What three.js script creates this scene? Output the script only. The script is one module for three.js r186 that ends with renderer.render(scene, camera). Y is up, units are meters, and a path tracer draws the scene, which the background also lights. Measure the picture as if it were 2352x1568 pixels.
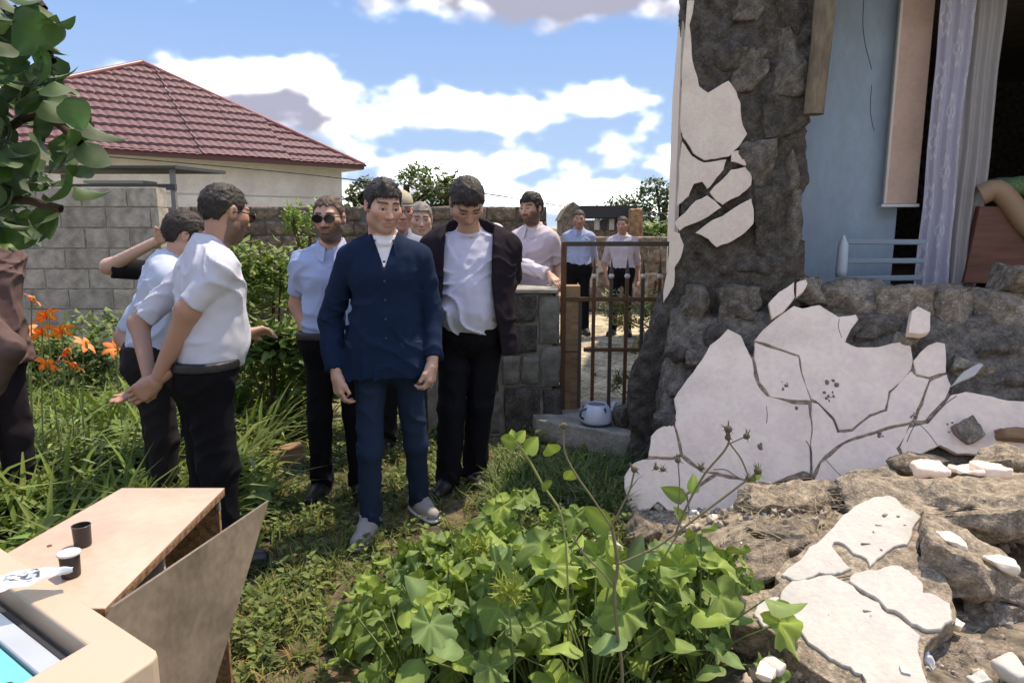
import * as THREE from 'three';
import { mergeGeometries, mergeVertices } from 'three/addons/utils/BufferGeometryUtils.js';
import { ImprovedNoise } from 'three/addons/math/ImprovedNoise.js';

// ---------------------------------------------------------------- camera
const CAM_H = 1.57, PITCH = 9.4 * Math.PI / 180, F = 1600, CX = 1176, CY = 784;
const scene = new THREE.Scene();
const camera = new THREE.PerspectiveCamera(2 * Math.atan(784 / F) * 180 / Math.PI, 1.5, 0.05, 900);
camera.position.set(0, CAM_H, 0);
camera.rotation.set(-PITCH, 0, 0);

// ---------------------------------------------------------------- seeded random and noise
function rng(seed) { let a = seed >>> 0; return () => { a = (a + 0x6D2B79F5) | 0; let t = Math.imul(a ^ (a >>> 15), 1 | a); t = (t + Math.imul(t ^ (t >>> 7), 61 | t)) ^ t; return ((t ^ (t >>> 14)) >>> 0) / 4294967296; }; }
const PN = new ImprovedNoise();
const noise = (x, y, z) => PN.noise(x + 31.7, y + 17.3, z + 53.1);
function fbm(x, y, z, o = 4) { let s = 0, a = 0.5, f = 1; for (let i = 0; i < o; i++) { s += a * noise(x * f, y * f, z * f); a *= 0.5; f *= 2.03; } return s; }
const clamp = (v, a, b) => v < a ? a : v > b ? b : v;
const sst = (a, b, v) => { const t = clamp((v - a) / (b - a), 0, 1); return t * t * (3 - 2 * t); };
const mix = (a, b, t) => a + (b - a) * t;

// ---------------------------------------------------------------- sky: air and cumulus clouds
const SUN = new THREE.Vector3(0.30, 0.86, -0.42).normalize();
{
  const W = 2048, H = 1024, data = new Float32Array(W * H * 4), R = rng(91);
  const D2R = Math.PI / 180;
  // cumulus heaps: azimuth (0 ahead, + right), elevation, half width, half height, strength
  const heaps = [
    [2, 17.2, 15, 4.0, 1.2], [-10, 18.6, 9, 3.2, 1.05], [12, 17.6, 10, 4.2, 1.1], [27, 16, 8, 4, .7],
    [-20.5, 9.6, 5.6, 3.2, 1.0], [-16.5, 10.4, 4.4, 3.0, .95], [-13, 8.2, 8, 3.2, .9], [-24, 7.6, 6, 3, .7],
    [-2, 8.4, 8, 2.2, .85], [6, 9.6, 5, 2.0, .85], [-6, 4.6, 12, 2.4, .75], [10, 5.0, 13, 2.6, .75], [2, 2, 30, 2.2, .85], [16, 9, 5, 2, .6],
    [-34, 3, 14, 2.4, .8], [-40, 9, 7, 2, .3],
  ];
  for (let i = 0; i < 330; i++) {
    const az = -180 + 360 * R(), el = 4 + 66 * R() * R();
    if (Math.abs(az) < 46 && el < 30) continue;
    heaps.push([az, el, 8 + 14 * R(), 3 + 5 * R(), .6 + .5 * R()]);
  }
  const dens = (az, el) => {
    let m = 0;
    for (const [a, e, w, h, s] of heaps) {
      let da = az - a; if (da > 180) da -= 360; if (da < -180) da += 360;
      const u = da / w, v = (el - e) / (h * (el < e ? .62 : 1)), q = u * u + v * v;
      if (q < 2.2) { const c = s * Math.exp(-q * 1.15); if (c > m) m = m * .25 + c; else m += c * .25; }
    }
    const A = az * D2R, x = Math.sin(A) * 40, z = Math.cos(A) * 40;
    const n = fbm(x * .2, el * .24, z * .2, 6) * 1.15 + .34 * fbm(x * .7, el * .9, z * .7, 3);
    return m + n * 1.0 - .40;
  };
  for (let j = 0; j < H; j++) {
    const el = ((j + .5) / H - .5) * 180;
    for (let i = 0; i < W; i++) {
      const o = (j * W + i) * 4;
      let r, g, b;
      if (el < -1) { r = .30; g = .29; b = .24; } else {
        const th = ((i + .5) / W - .5) * 2 * Math.PI;              // atan2(z, x)
        let az = Math.atan2(Math.cos(th), -Math.sin(th)) / D2R;     // 0 at -z, + towards +x
        const t = sst(-4, 48, el);
        r = mix(.225, .027, Math.pow(t, .5)); g = mix(.275, .092, Math.pow(t, .55)); b = mix(.33, .265, t);
        const e = Math.max(el, 0), d = dens(az, e);
        const c = sst(-.06, .46, d);
        if (c > 0) {
          const up = dens(az + 1.2, e + 2.0), thick = sst(.0, .75, up) * .75 + .25 * sst(.2, .9, d);
          const wisp = fbm(az * .35, e * .5, 3.1, 3);
          const k = clamp(1.14 - 1.25 * thick + .75 * wisp, .16, 1.2);
          const cr = k * 1.0, cg = k * .995, cb = k * .985 + .05 * thick;
          r = mix(r, cr, c); g = mix(g, cg, c); b = mix(b, cb, c);
        }
      }
      data[o] = r; data[o + 1] = g; data[o + 2] = b; data[o + 3] = 1;
    }
  }
  const sky = new THREE.DataTexture(data, W, H, THREE.RGBAFormat, THREE.FloatType);
  sky.mapping = THREE.EquirectangularReflectionMapping;
  sky.magFilter = THREE.LinearFilter; sky.minFilter = THREE.LinearFilter; sky.needsUpdate = true;
  scene.background = sky; scene.environment = sky;
}
const sun = new THREE.DirectionalLight(0xffedd2, 2.05);
sun.position.copy(SUN).multiplyScalar(40); sun.target.position.set(0, 0, -6);
sun.castShadow = true; sun.shadow.mapSize.set(4096, 4096); sun.shadow.radius = 2.5;
Object.assign(sun.shadow.camera, { left: -22, right: 22, top: 22, bottom: -22, near: 1, far: 90 });
scene.add(sun, sun.target);
const renderer = new THREE.WebGLRenderer({ antialias: true });
renderer.toneMapping = THREE.LinearToneMapping;
renderer.toneMappingExposure = 3.0;
renderer.shadowMap.enabled = true;

// ---------------------------------------------------------------- measuring helpers
const sP = Math.sin(PITCH), cP = Math.cos(PITCH);
const V = (x, y, z) => new THREE.Vector3(x, y, z);
function ray(px, py) { const x = (px - CX) / F, y = -(py - CY) / F; return V(x, y * cP - sP, -y * sP - cP); }
function at(px, py, d) { const r = ray(px, py); return r.multiplyScalar(d / -r.z).add(camera.position); }
function onY(px, py, y = 0) { const r = ray(px, py); return r.multiplyScalar((y - CAM_H) / r.y).add(camera.position); }
function onPlane(px, py, p0, n) { const r = ray(px, py); const t = p0.clone().sub(camera.position).dot(n) / r.dot(n); return r.multiplyScalar(t).add(camera.position); }

// ---------------------------------------------------------------- objects
const taken = new Map();
function numbered(name) { const k = taken.get(name) || 0; taken.set(name, k + 1); return k ? `${name}_${String(k).padStart(3, '0')}` : name; }
function tag(o, label, category, group) { o.userData.label = label; o.userData.category = category; if (group) o.userData.group = group; return o; }
function thing(name, label, category, pos, turn = 0, group) {
  const o = new THREE.Group(); o.name = numbered(name); scene.add(o);
  if (pos) o.position.copy(pos.isVector3 ? pos : V(...pos));
  o.rotation.y = turn; tag(o, label, category, group); return o;
}
function mesh(name, geo, mat, parent) {
  const m = new THREE.Mesh(geo, mat); m.name = parent ? name : numbered(name); m.castShadow = m.receiveShadow = true;
  (parent || scene).add(m); return m;
}
function struct(name, geo, mat) { const m = mesh(name, geo, mat); m.userData.kind = 'structure'; return m; }
const lin = (r, g, b) => new THREE.Color().setRGB(r, g, b);
function mat(c, rough = .85, extra = {}) { return new THREE.MeshStandardMaterial({ color: Array.isArray(c) ? lin(...c) : c, roughness: rough, ...extra }); }
function leafMat(c, extra = {}) { return new THREE.MeshPhysicalMaterial({ color: lin(...c), roughness: .66, specularIntensity: .5, transmission: .45, thickness: 0, side: THREE.DoubleSide, vertexColors: true, ...extra }); }

function noiseTex(size, fn, srgb = true, rep = 1) {
  const d = new Uint8Array(size * size * 4);
  for (let j = 0; j < size; j++) for (let i = 0; i < size; i++) {
    const v = fn(i / size, j / size), o = (j * size + i) * 4;
    for (let k = 0; k < 3; k++) d[o + k] = clamp(Math.round((Array.isArray(v) ? v[k] : v) * 255), 0, 255);
    d[o + 3] = 255;
  }
  const t = new THREE.DataTexture(d, size, size); t.wrapS = t.wrapT = THREE.RepeatWrapping; t.magFilter = THREE.LinearFilter; t.minFilter = THREE.LinearMipmapLinearFilter; t.generateMipmaps = true;
  if (srgb) t.colorSpace = THREE.SRGBColorSpace; t.repeat.set(rep, rep); t.needsUpdate = true; return t;
}
// noise that tiles over the unit square
function tn(u, v, f, o = 4, s = 0) {
  let S = 0, A = .5, q = 1; const a = sst(0, 1, u), b = sst(0, 1, v), nn = Math.sqrt((a * a + (1 - a) * (1 - a)) * (b * b + (1 - b) * (1 - b)));
  for (let i = 0; i < o; i++) {
    const k = f * q, z = s * 3.71 + i * 5.3, x = u * k, y = v * k;
    S += A * (PN.noise(x, y, z) * (1 - a) * (1 - b) + PN.noise(x - k, y, z) * a * (1 - b) + PN.noise(x, y - k, z) * (1 - a) * b + PN.noise(x - k, y - k, z) * a * b) / nn; A *= .55; q *= 2;
  } return S;
}

// uv in metres by the dominant axis of the face normal (geometry must not be shared between sides)
function boxUV(g, s = 1) {
  g = g.index ? g.toNonIndexed() : g;
  const keep = g.attributes.normal ? g.attributes.normal.array.slice() : null;
  const p = g.attributes.position, uv = new Float32Array(p.count * 2), a = V(), b = V(), c = V();
  for (let i = 0; i < p.count; i += 3) {
    a.fromBufferAttribute(p, i); b.fromBufferAttribute(p, i + 1); c.fromBufferAttribute(p, i + 2);
    const n = b.clone().sub(a).cross(c.clone().sub(a)); const ax = Math.abs(n.x), ay = Math.abs(n.y), az = Math.abs(n.z);
    [a, b, c].forEach((q, k) => { let u, v; if (ay >= ax && ay >= az) { u = q.x; v = q.z; } else if (ax >= az) { u = q.z; v = q.y; } else { u = q.x; v = q.y; } uv[(i + k) * 2] = u * s; uv[(i + k) * 2 + 1] = v * s; });
  }
  g.setAttribute('uv', new THREE.BufferAttribute(uv, 2)); return g;
}
function box(w, h, d, x = 0, y = 0, z = 0, ry = 0) { const g = new THREE.BoxGeometry(w, h, d); if (ry) g.rotateY(ry); g.translate(x, y, z); return g; }
// box with chamfered long edges
function cbox(w, h, d, b = .008) {
  const s = new THREE.Shape(); const x = w / 2 - b, y = h / 2 - b;
  s.moveTo(-x, -y); s.lineTo(x, -y); s.lineTo(x, y); s.lineTo(-x, y); s.closePath();
  const g = new THREE.ExtrudeGeometry(s, { depth: d - 2 * b, bevelEnabled: true, bevelThickness: b, bevelSize: b, bevelSegments: 1 });
  g.translate(0, 0, -d / 2 + b); return g;
}
function tube(pts, r, seg = 12, rs = 6) { const c = new THREE.CatmullRomCurve3(pts.map(p => p.isVector3 ? p : V(...p))); return new THREE.TubeGeometry(c, seg, r, rs, false); }
function bar(a, b, ra, rb = ra, rs = 8) { const d = b.clone().sub(a), g = new THREE.CylinderGeometry(rb, ra, d.length(), rs); g.translate(0, d.length() / 2, 0); g.applyQuaternion(new THREE.Quaternion().setFromUnitVectors(V(0, 1, 0), d.normalize())); g.translate(a.x, a.y, a.z); return g; }

// irregular block of earth or stone
function rough(w, h, d, seed, amp = .02, seg = 7, round = .12, cuts = 0) {
  let g = new THREE.BoxGeometry(1, 1, 1, seg, Math.max(3, Math.round(seg * .7)), seg); g.deleteAttribute('normal'); g.deleteAttribute('uv'); g = mergeVertices(g, 1e-4);
  const p = g.attributes.position, RC = rng(seed * 131 + 7), pl = []; for (let k = 0; k < cuts; k++) { const n = V(RC() - .5, (RC() - .5) * .9, RC() - .5).normalize(); pl.push([n, .36 + .16 * RC()]); }
  for (let i = 0; i < p.count; i++) {
    let x = p.getX(i), y = p.getY(i), z = p.getZ(i);
    for (const [n, h0] of pl) { const e = x * n.x + y * n.y + z * n.z - h0; if (e > 0) { x -= n.x * e; y -= n.y * e; z -= n.z * e; } }
    const L = Math.hypot(x, y, z) * 1.55, k = 1 - round * Math.max(0, L - .85) * 1.6; x *= k; y *= k; z *= k;
    x *= w; y *= h; z *= d;
    const n = 6, a = seed * 7.13;
    const q = amp * (1.5 * noise(x * n + a, y * n, z * n) + .8 * noise(x * 17 + a, y * 17, z * 17) + .45 * noise(x * 41, y * 41 + a, z * 41));
    const r = Math.hypot(x / w, y / h, z / d) || 1;
    p.setXYZ(i, x + q * x / w / r * 1.6 + amp * .5 * noise(y * 9, z * 9, a), y + q * y / h / r * 1.6 + amp * .5 * noise(z * 9, a, x * 9), z + q * z / d / r * 1.6);
  }
  g.computeVertexNormals();
  const o = boxUV(g); return o;
}

// ---------------------------------------------------------------- surface of a signed distance field
function nets(f, lo, hi, h, color) {
  const nx = Math.ceil((hi[0] - lo[0]) / h) + 2, ny = Math.ceil((hi[1] - lo[1]) / h) + 2, nz = Math.ceil((hi[2] - lo[2]) / h) + 2;
  const fld = new Float32Array(nx * ny * nz), B = 4, R = B * h * .9 + .03;
  for (let k = 0; k < nz; k += B) for (let j = 0; j < ny; j += B) for (let i = 0; i < nx; i += B) {
    const c = f(lo[0] + (i + 1.5) * h, lo[1] + (j + 1.5) * h, lo[2] + (k + 1.5) * h), far = Math.abs(c) > R;
    const ie = Math.min(nx, i + B), je = Math.min(ny, j + B), ke = Math.min(nz, k + B);
    for (let z = k; z < ke; z++) for (let y = j; y < je; y++) { let o = (z * ny + y) * nx; for (let x = i; x < ie; x++) fld[o + x] = far ? c : f(lo[0] + x * h, lo[1] + y * h, lo[2] + z * h); }
  }
  const id = new Int32Array(nx * ny * nz).fill(-1), pos = [], idx = [], sx = 1, sy = nx, sz = nx * ny;
  const off = []; for (let c = 0; c < 8; c++) off.push((c & 1) * sx + ((c >> 1) & 1) * sy + ((c >> 2) & 1) * sz);
  const E = [[0, 1], [2, 3], [4, 5], [6, 7], [0, 2], [1, 3], [4, 6], [5, 7], [0, 4], [1, 5], [2, 6], [3, 7]];
  for (let z = 0; z < nz - 1; z++) for (let y = 0; y < ny - 1; y++) for (let x = 0; x < nx - 1; x++) {
    const o = z * sz + y * sy + x; let m = 0;
    for (let c = 0; c < 8; c++) if (fld[o + off[c]] < 0) m |= 1 << c;
    if (m === 0 || m === 255) continue;
    let px = 0, py = 0, pz = 0, n = 0;
    for (const [a, b] of E) {
      if (((m >> a) & 1) === ((m >> b) & 1)) continue;
      const fa = fld[o + off[a]], fb = fld[o + off[b]], t = fa / (fa - fb);
      px += (a & 1) + t * ((b & 1) - (a & 1)); py += ((a >> 1) & 1) + t * (((b >> 1) & 1) - ((a >> 1) & 1)); pz += ((a >> 2) & 1) + t * (((b >> 2) & 1) - ((a >> 2) & 1)); n++;
    }
    id[o] = pos.length / 3; pos.push(lo[0] + (x + px / n) * h, lo[1] + (y + py / n) * h, lo[2] + (z + pz / n) * h);
  }
  const quad = (a, b, c, d, flip) => { if (a < 0 || b < 0 || c < 0 || d < 0) return; if (flip) idx.push(a, c, b, a, d, c); else idx.push(a, b, c, a, c, d); };
  for (let z = 1; z < nz - 1; z++) for (let y = 1; y < ny - 1; y++) for (let x = 1; x < nx - 1; x++) {
    const o = z * sz + y * sy + x, s = fld[o] < 0;
    if (s !== fld[o + sx] < 0) quad(id[o - sy - sz], id[o - sz], id[o], id[o - sy], !s);
    if (s !== fld[o + sy] < 0) quad(id[o - sx - sz], id[o - sx], id[o], id[o - sz], !s);
    if (s !== fld[o + sz] < 0) quad(id[o - sx - sy], id[o - sy], id[o], id[o - sx], !s);
  }
  const g = new THREE.BufferGeometry();
  g.setAttribute('position', new THREE.Float32BufferAttribute(pos, 3)); g.setIndex(idx); g.computeVertexNormals();
  if (color) { const c = new Float32Array(pos.length); for (let i = 0; i < pos.length; i += 3) { const q = color(pos[i], pos[i + 1], pos[i + 2]); c[i] = q[0]; c[i + 1] = q[1]; c[i + 2] = q[2]; } g.setAttribute('color', new THREE.BufferAttribute(c, 3)); }
  return g;
}
const smin = (a, b, k) => { const h = Math.max(k - Math.abs(a - b), 0) / k; return Math.min(a, b) - h * h * k * .25; };
const smax = (a, b, k) => -smin(-a, -b, k);
// capsules [ax,ay,az, bx,by,bz, ra, rb] joined smoothly
function capsules(list, k) {
  const n = list.length, A = new Float64Array(n * 9);
  list.forEach((c, i) => { const dx = c[3] - c[0], dy = c[4] - c[1], dz = c[5] - c[2]; A.set([c[0], c[1], c[2], dx, dy, dz, 1 / Math.max(dx * dx + dy * dy + dz * dz, 1e-9), c[6], c[7] - c[6]], i * 9); });
  return (x, y, z) => {
    let d = 10;
    for (let i = 0, o = 0; i < n; i++, o += 9) {
      const px = x - A[o], py = y - A[o + 1], pz = z - A[o + 2]; let t = (px * A[o + 3] + py * A[o + 4] + pz * A[o + 5]) * A[o + 6]; t = t < 0 ? 0 : t > 1 ? 1 : t;
      const qx = px - A[o + 3] * t, qy = py - A[o + 4] * t, qz = pz - A[o + 5] * t;
      const e = Math.sqrt(qx * qx + qy * qy + qz * qz) - A[o + 7] - A[o + 8] * t;
      d = i ? smin(d, e, k) : e;
    }
    return d;
  };
}
const ell = (x, y, z, cx, cy, cz, rx, ry, rz) => { const a = (x - cx) / rx, b = (y - cy) / ry, c = (z - cz) / rz, k0 = Math.sqrt(a * a + b * b + c * c); if (k0 < 1e-6) return -Math.min(rx, ry, rz); const k1 = Math.sqrt(a * a / rx / rx + b * b / ry / ry + c * c / rz / rz); return k0 * (k0 - 1) / k1; };
// ---------------------------------------------------------------- textures shared by the earth, plaster and wood
const texMud = noiseTex(512, (u, v) => { const a = tn(u, v, 5, 5), b = tn(u, v, 24, 3, 5), s = Math.pow(Math.max(0, 1 - Math.abs(tn(u * 1, v, 13, 2, 11)) * 14), 3); const k = .80 + .46 * a + .30 * b + .22 * s * (b > 0 ? 1 : .2); return [k, k * .965, k * .91]; });
const bumpMud = noiseTex(512, (u, v) => .5 + .55 * tn(u, v, 7, 6, 3) + .25 * tn(u, v, 40, 2, 8), false);
const texPlaster = noiseTex(512, (u, v) => { const a = tn(u, v, 4, 5, 2), b = tn(u, v, 30, 3, 6); const spot = tn(u, v, 60, 1, 4) > .33 ? -.10 : 0; const k = .965 + .13 * a + .06 * b + spot * (a > .05 ? 1 : 0); return [k, k * (.985 + .03 * tn(u, v, 6, 2, 9)), k * .97]; });
const bumpFine = noiseTex(512, (u, v) => .5 + .4 * tn(u, v, 20, 5, 1), false);
const texConc = noiseTex(512, (u, v) => { const k = .87 + .32 * tn(u, v, 6, 5, 7) + .16 * tn(u, v, 50, 2, 3); return [k, k * .985, k * .95]; });
const texWood = noiseTex(512, (u, v) => { const g = tn(u * .12, v, 30, 3, 2) * .5 + tn(u * .3, v, 9, 3, 8) * .35 + .12 * tn(u, v, 60, 1); const k = .78 + .45 * g; return [k, k * .93, k * .84]; });
const rep = (t, x, y = x) => { const c = t.clone(); c.repeat.set(x, y); c.needsUpdate = true; return c; };

const M = {
  mudDark: mat([.120, .114, .107], .96, { map: rep(texMud, 2.6), bumpMap: rep(bumpMud, 2.9), bumpScale: .018 }),
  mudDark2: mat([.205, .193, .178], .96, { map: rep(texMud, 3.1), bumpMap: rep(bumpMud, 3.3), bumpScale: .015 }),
  mudGrey: mat([.375, .345, .30], .95, { map: rep(texMud, 3.3), bumpMap: rep(bumpMud, 3.6), bumpScale: .013 }),
  mudTan: mat([.41, .365, .305], .95, { map: rep(texMud, 3.9), bumpMap: rep(bumpMud, 4.3), bumpScale: .012 }),
  mudBrown: mat([.325, .288, .245], .96, { map: rep(texMud, 4.4), bumpMap: rep(bumpMud, 4.9), bumpScale: .012 }),
  plaster: mat([.92, .775, .635], .9, { map: rep(texPlaster, 1.1), bumpMap: rep(bumpFine, 2.5), bumpScale: .003 }),
  plasterGrey: mat([.80, .715, .62], .9, { map: rep(texPlaster, 1.3), bumpMap: rep(bumpFine, 3), bumpScale: .004 }),
  plasterWhite: mat([.52, .515, .48], .88, { map: rep(texPlaster, 1.5), bumpMap: rep(bumpFine, 3), bumpScale: .004 }),
  blue: mat([.36, .48, .60], .7, { map: rep(texPlaster, .9, .35), bumpMap: rep(bumpFine, 1.5), bumpScale: .002 }),
  bluePaint: mat([.25, .31, .36], .55, { bumpMap: rep(bumpFine, 3), bumpScale: .002 }),
  conc: mat([.33, .31, .28], .92, { map: rep(texConc, 1.2), bumpMap: rep(bumpFine, 3), bumpScale: .006 }),
  concPale: mat([.40, .39, .36], .92, { map: rep(texConc, 1), bumpMap: rep(bumpFine, 3), bumpScale: .005 }),
  mortar: mat([.56, .53, .48], .95, { map: rep(texConc, 2) }),
  wood: mat([.42, .30, .19], .8, { map: rep(texWood, 1), bumpMap: rep(texWood, 1), bumpScale: .003 }),
  woodGrey: mat([.40, .365, .30], .85, { map: rep(texWood, 1.4), bumpMap: rep(texWood, 1.4), bumpScale: .006 }),
};

// ---------------------------------------------------------------- ground
function gh(x, z) {
  const d = -z;
  let y = .022 * fbm(x * .9, 1.3, z * .9, 4) + .012 * noise(x * 4, 2, z * 4);
  const m = sst(.42, 1.25, x + .12 * noise(z * 1.7, 3, 1)) * sst(3.75, 3.05, d) * sst(-.5, .6, d);
  y += m * (.24 + .10 * fbm(x * 1.8, 5, z * 1.8, 4) + .035 * noise(x * 9, 6, z * 9));
  y += .03 * sst(-.2, -1.6, x) * sst(6, 4, d);
  return y;
}
const texGround = noiseTex(1024, (u, v) => {
  const a = tn(u, v, 9, 5, 1), b = tn(u, v, 42, 4, 6), c = tn(u, v, 4, 3, 12);
  const k = .80 + .42 * a + .5 * b + .1 * c; return [k, k * .98, k * .93];
});
{
  const xs = [], zs = [];
  for (let i = -60; i <= 60; i++) xs.push(Math.sign(i) * (Math.abs(i) <= 40 ? Math.abs(i) * .1 : 4 + Math.pow(Math.abs(i) - 40, 2.05) * .95));
  for (let j = -20; j <= 110; j++) zs.push(j <= 70 ? -j * .1 : -7 - Math.pow(j - 70, 2) * .26);
  const pos = [], uv = [], col = [], idx = [], nx = xs.length;
  zs.forEach((z, j) => xs.forEach((x, i) => {
    const zz = Math.max(z, -420), d = -zz; pos.push(x, d < 12 ? gh(x, zz) : gh(x, -12) * .3, zz); uv.push(x * .55, zz * .55);
    const far = sst(4.9, 5.6, d), rub = sst(.4, .9, x) * sst(4.6, 3.9, d), wet = fbm(x * 1.1, 9, zz * 1.1, 4);
    let c = [.165, .125, .08]; const gr = sst(-.05, .22, wet + .05);
    c = [mix(c[0], .085, gr * .7), mix(c[1], .095, gr * .7), mix(c[2], .04, gr * .7)];
    const r = [.33, .285, .232]; c = c.map((q, k) => mix(q, r[k], rub));
    const p = [.62, .55, .41]; const gg = [.17, .19, .08]; const pf = far * (d > 40 ? 0 : 1);
    const s = sst(.0, .2, fbm(x * .5, 4, zz * .5, 3) + (x < -.5 ? .3 : 0)); const pp = p.map((q, k) => mix(q, gg[k], s * .75));
    c = c.map((q, k) => mix(q, d > 40 ? gg[k] : pp[k], far)); col.push(...c);
  }));
  for (let j = 0; j < zs.length - 1; j++) for (let i = 0; i < nx - 1; i++) { const a = j * nx + i; idx.push(a, a + 1, a + nx, a + 1, a + nx + 1, a + nx); }
  const g = new THREE.BufferGeometry(); g.setAttribute('position', new THREE.Float32BufferAttribute(pos, 3)); g.setAttribute('uv', new THREE.Float32BufferAttribute(uv, 2)); g.setAttribute('color', new THREE.Float32BufferAttribute(col, 3)); g.setIndex(idx); g.computeVertexNormals();
  struct('ground', g, new THREE.MeshStandardMaterial({ vertexColors: true, roughness: .97, map: texGround, bumpMap: rep(bumpMud, 1.4), bumpScale: .02 }));
}

// ---------------------------------------------------------------- ruined house
const TH = 12 * Math.PI / 180;
const HC = V(1.10, 0, -4.6), HU = V(Math.cos(TH), 0, Math.sin(TH)), HO = V(-Math.sin(TH), 0, Math.cos(TH));
const house = thing('ruined_house', 'earthquake damaged adobe house with dark mud brick corner, cracked cream plaster and open blue room', 'house', HC, -TH);
house.updateMatrixWorld(true);
const hW = (x, y, z) => house.localToWorld(V(x, y, z));
function jag(poly, amp, R, depth = 2) {
  let p = poly; for (let k = 0; k < depth; k++) { const q = []; p.forEach((a, i) => { const b = p[(i + 1) % p.length], L = Math.hypot(b[0] - a[0], b[1] - a[1]); q.push(a); if (L > 12) q.push([(a[0] + b[0]) / 2 + (R() - .5) * Math.min(L, 60) * amp, (a[1] + b[1]) / 2 + (R() - .5) * Math.min(L, 60) * amp]); }); p = q; } return p;
}
// a flat broken piece whose outline was measured on a plane of the place
function shard(name, poly, p0, n, thick, material, parent, { amp = .22, seed = 1, lift = 0, inset = .997, tilt = 0 } = {}) {
  const R = rng(seed * 977 + 5), pts = jag(poly, amp, R).map(([x, y]) => onPlane(x, y, p0, n));
  const c = pts.reduce((s, q) => s.add(q), V(0, 0, 0)).multiplyScalar(1 / pts.length);
  const e1 = V(1, 0, 0).sub(n.clone().multiplyScalar(n.x)).normalize(), e2 = n.clone().cross(e1);
  const sh = new THREE.Shape(pts.map(q => { const v = q.clone().sub(c); return new THREE.Vector2(v.dot(e1) * inset, v.dot(e2) * inset); }));
  const g = new THREE.ExtrudeGeometry(sh, { depth: thick, bevelEnabled: true, bevelThickness: .003, bevelSize: .003, bevelOffset: -.004, bevelSegments: 1, steps: 1 });
  g.translate(0, 0, -thick + lift);
  if (tilt) { g.rotateX((R() - .5) * tilt); g.rotateY((R() - .5) * tilt); }
  g.applyMatrix4(new THREE.Matrix4().makeBasis(e1, e2, n).setPosition(c));
  if (parent) g.applyMatrix4(parent.matrixWorld.clone().invert());
  return mesh(name, g, material, parent);
}
{
  // left wall going back, its pale outer coat, roof, dark rooms
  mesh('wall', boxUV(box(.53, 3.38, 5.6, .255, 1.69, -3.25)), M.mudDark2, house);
  mesh('outer_plaster', boxUV(box(.025, 2.9, 5.6, -.024, 1.9, -2.95)), M.plasterGrey, house);
  mesh('roof', boxUV(box(6.5, .16, 6.1, 3.3, 3.48, -3.2)), M.woodGrey, house);
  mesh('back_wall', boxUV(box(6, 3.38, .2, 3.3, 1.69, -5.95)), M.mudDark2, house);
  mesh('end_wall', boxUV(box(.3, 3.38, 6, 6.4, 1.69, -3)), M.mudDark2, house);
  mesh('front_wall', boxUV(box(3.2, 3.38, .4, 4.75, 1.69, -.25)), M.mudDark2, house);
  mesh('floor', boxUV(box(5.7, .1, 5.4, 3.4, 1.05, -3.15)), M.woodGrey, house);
  // blue room wall with a tall opening on its right
  mesh('blue_wall', boxUV(box(1.02, 2.29, .14, 1.05, 2.245, -1.0)), M.blue, house);
  mesh('blue_wall', boxUV(box(.9, .4, .13, 3.4, 3.18, -1.0)), M.blue, house);
  // hairline cracks in the blue coat: thin open slits edged with loose paint
  for (const pts of [[[1985, 0], [1983, 60], [1990, 110], [1997, 135], [2003, 160]], [[2003, 195], [2000, 250], [2006, 290], [2009, 300]]])
    mesh('crack', tube(pts.map(([x, y]) => house.worldToLocal(onPlane(x, y, hW(0, 0, -.928), HO))), .0022, 14, 4), mat([.1, .12, .14], .9), house);
  // corner pillar core of rough mud
  const core = nets((x, y, z) => {
    const lean = -.16 * sst(1.35, .35, y), wid = .045 * noise(1, y * 2.2, 3);
    const cx = .365 + lean * .9, w = .395 + .14 * sst(1.45, .4, y) + wid;
    const q = Math.max(Math.abs(x - cx) - w, Math.abs(z + .275) - .305 - .10 * sst(1.3, .3, y), y - 3.4);
    return q * .85 + .055 * fbm(x * 4, y * 4, z * 4 + 7, 4) + .028 * Math.abs(noise(x * 11, y * 11, z * 11)) + .014 * noise(x * 26, y * 26, z * 26);
  }, [-.5, -.1, -.9], [1.1, 3.45, .25], .021);
  mesh('mud_core', boxUV(core), M.mudDark, house);
  // sun dried bricks that stand out of the broken corner: pixel box, proud
  const bricks = [[1770, 1862, -30, 72, .05], [1690, 1765, -20, 40, .03], [1768, 1856, 82, 212, .06], [1745, 1842, 225, 325, .045], [1700, 1775, 330, 432, .06], [1785, 1842, 335, 430, .03], [1735, 1795, 440, 560, .04], [1800, 1836, 445, 600, .03], [1640, 1720, 45, 100, .02], [1610, 1690, 105, 165, .03], [1690, 1760, 120, 205, .02], [1620, 1690, 570, 640, .02], [1700, 1790, 575, 655, .05], [1560, 1640, 650, 735, .06], [1650, 1740, 660, 745, .05], [1535, 1600, 745, 830, .06], [1520, 1590, 840, 920, .07]];
  bricks.forEach(([x0, x1, y0, y1, pr], i) => {
    const c = house.worldToLocal(onPlane((x0 + x1) / 2, (y0 + y1) / 2, hW(0, 0, .0), HO)), w = (x1 - x0) / F * 4.5, h = (y1 - y0) / F * 4.5;
    const g = rough(w * 1.08, h * 1.08, .28, i + 3, .015, 13, .05, 8); g.rotateZ((noise(i * 3.1, 1, 2)) * .16); g.translate(c.x, c.y, -.125 + pr + (y0 > 640 ? .10 : 0));
    mesh('adobe_brick', g, i % 3 ? M.mudDark2 : M.mudDark, house);
  });
  // cream plaster still clinging to the corner
  const z7 = (a) => a.map(([x, y]) => [1472.3 + x * .4695, y * .4695]);
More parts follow.
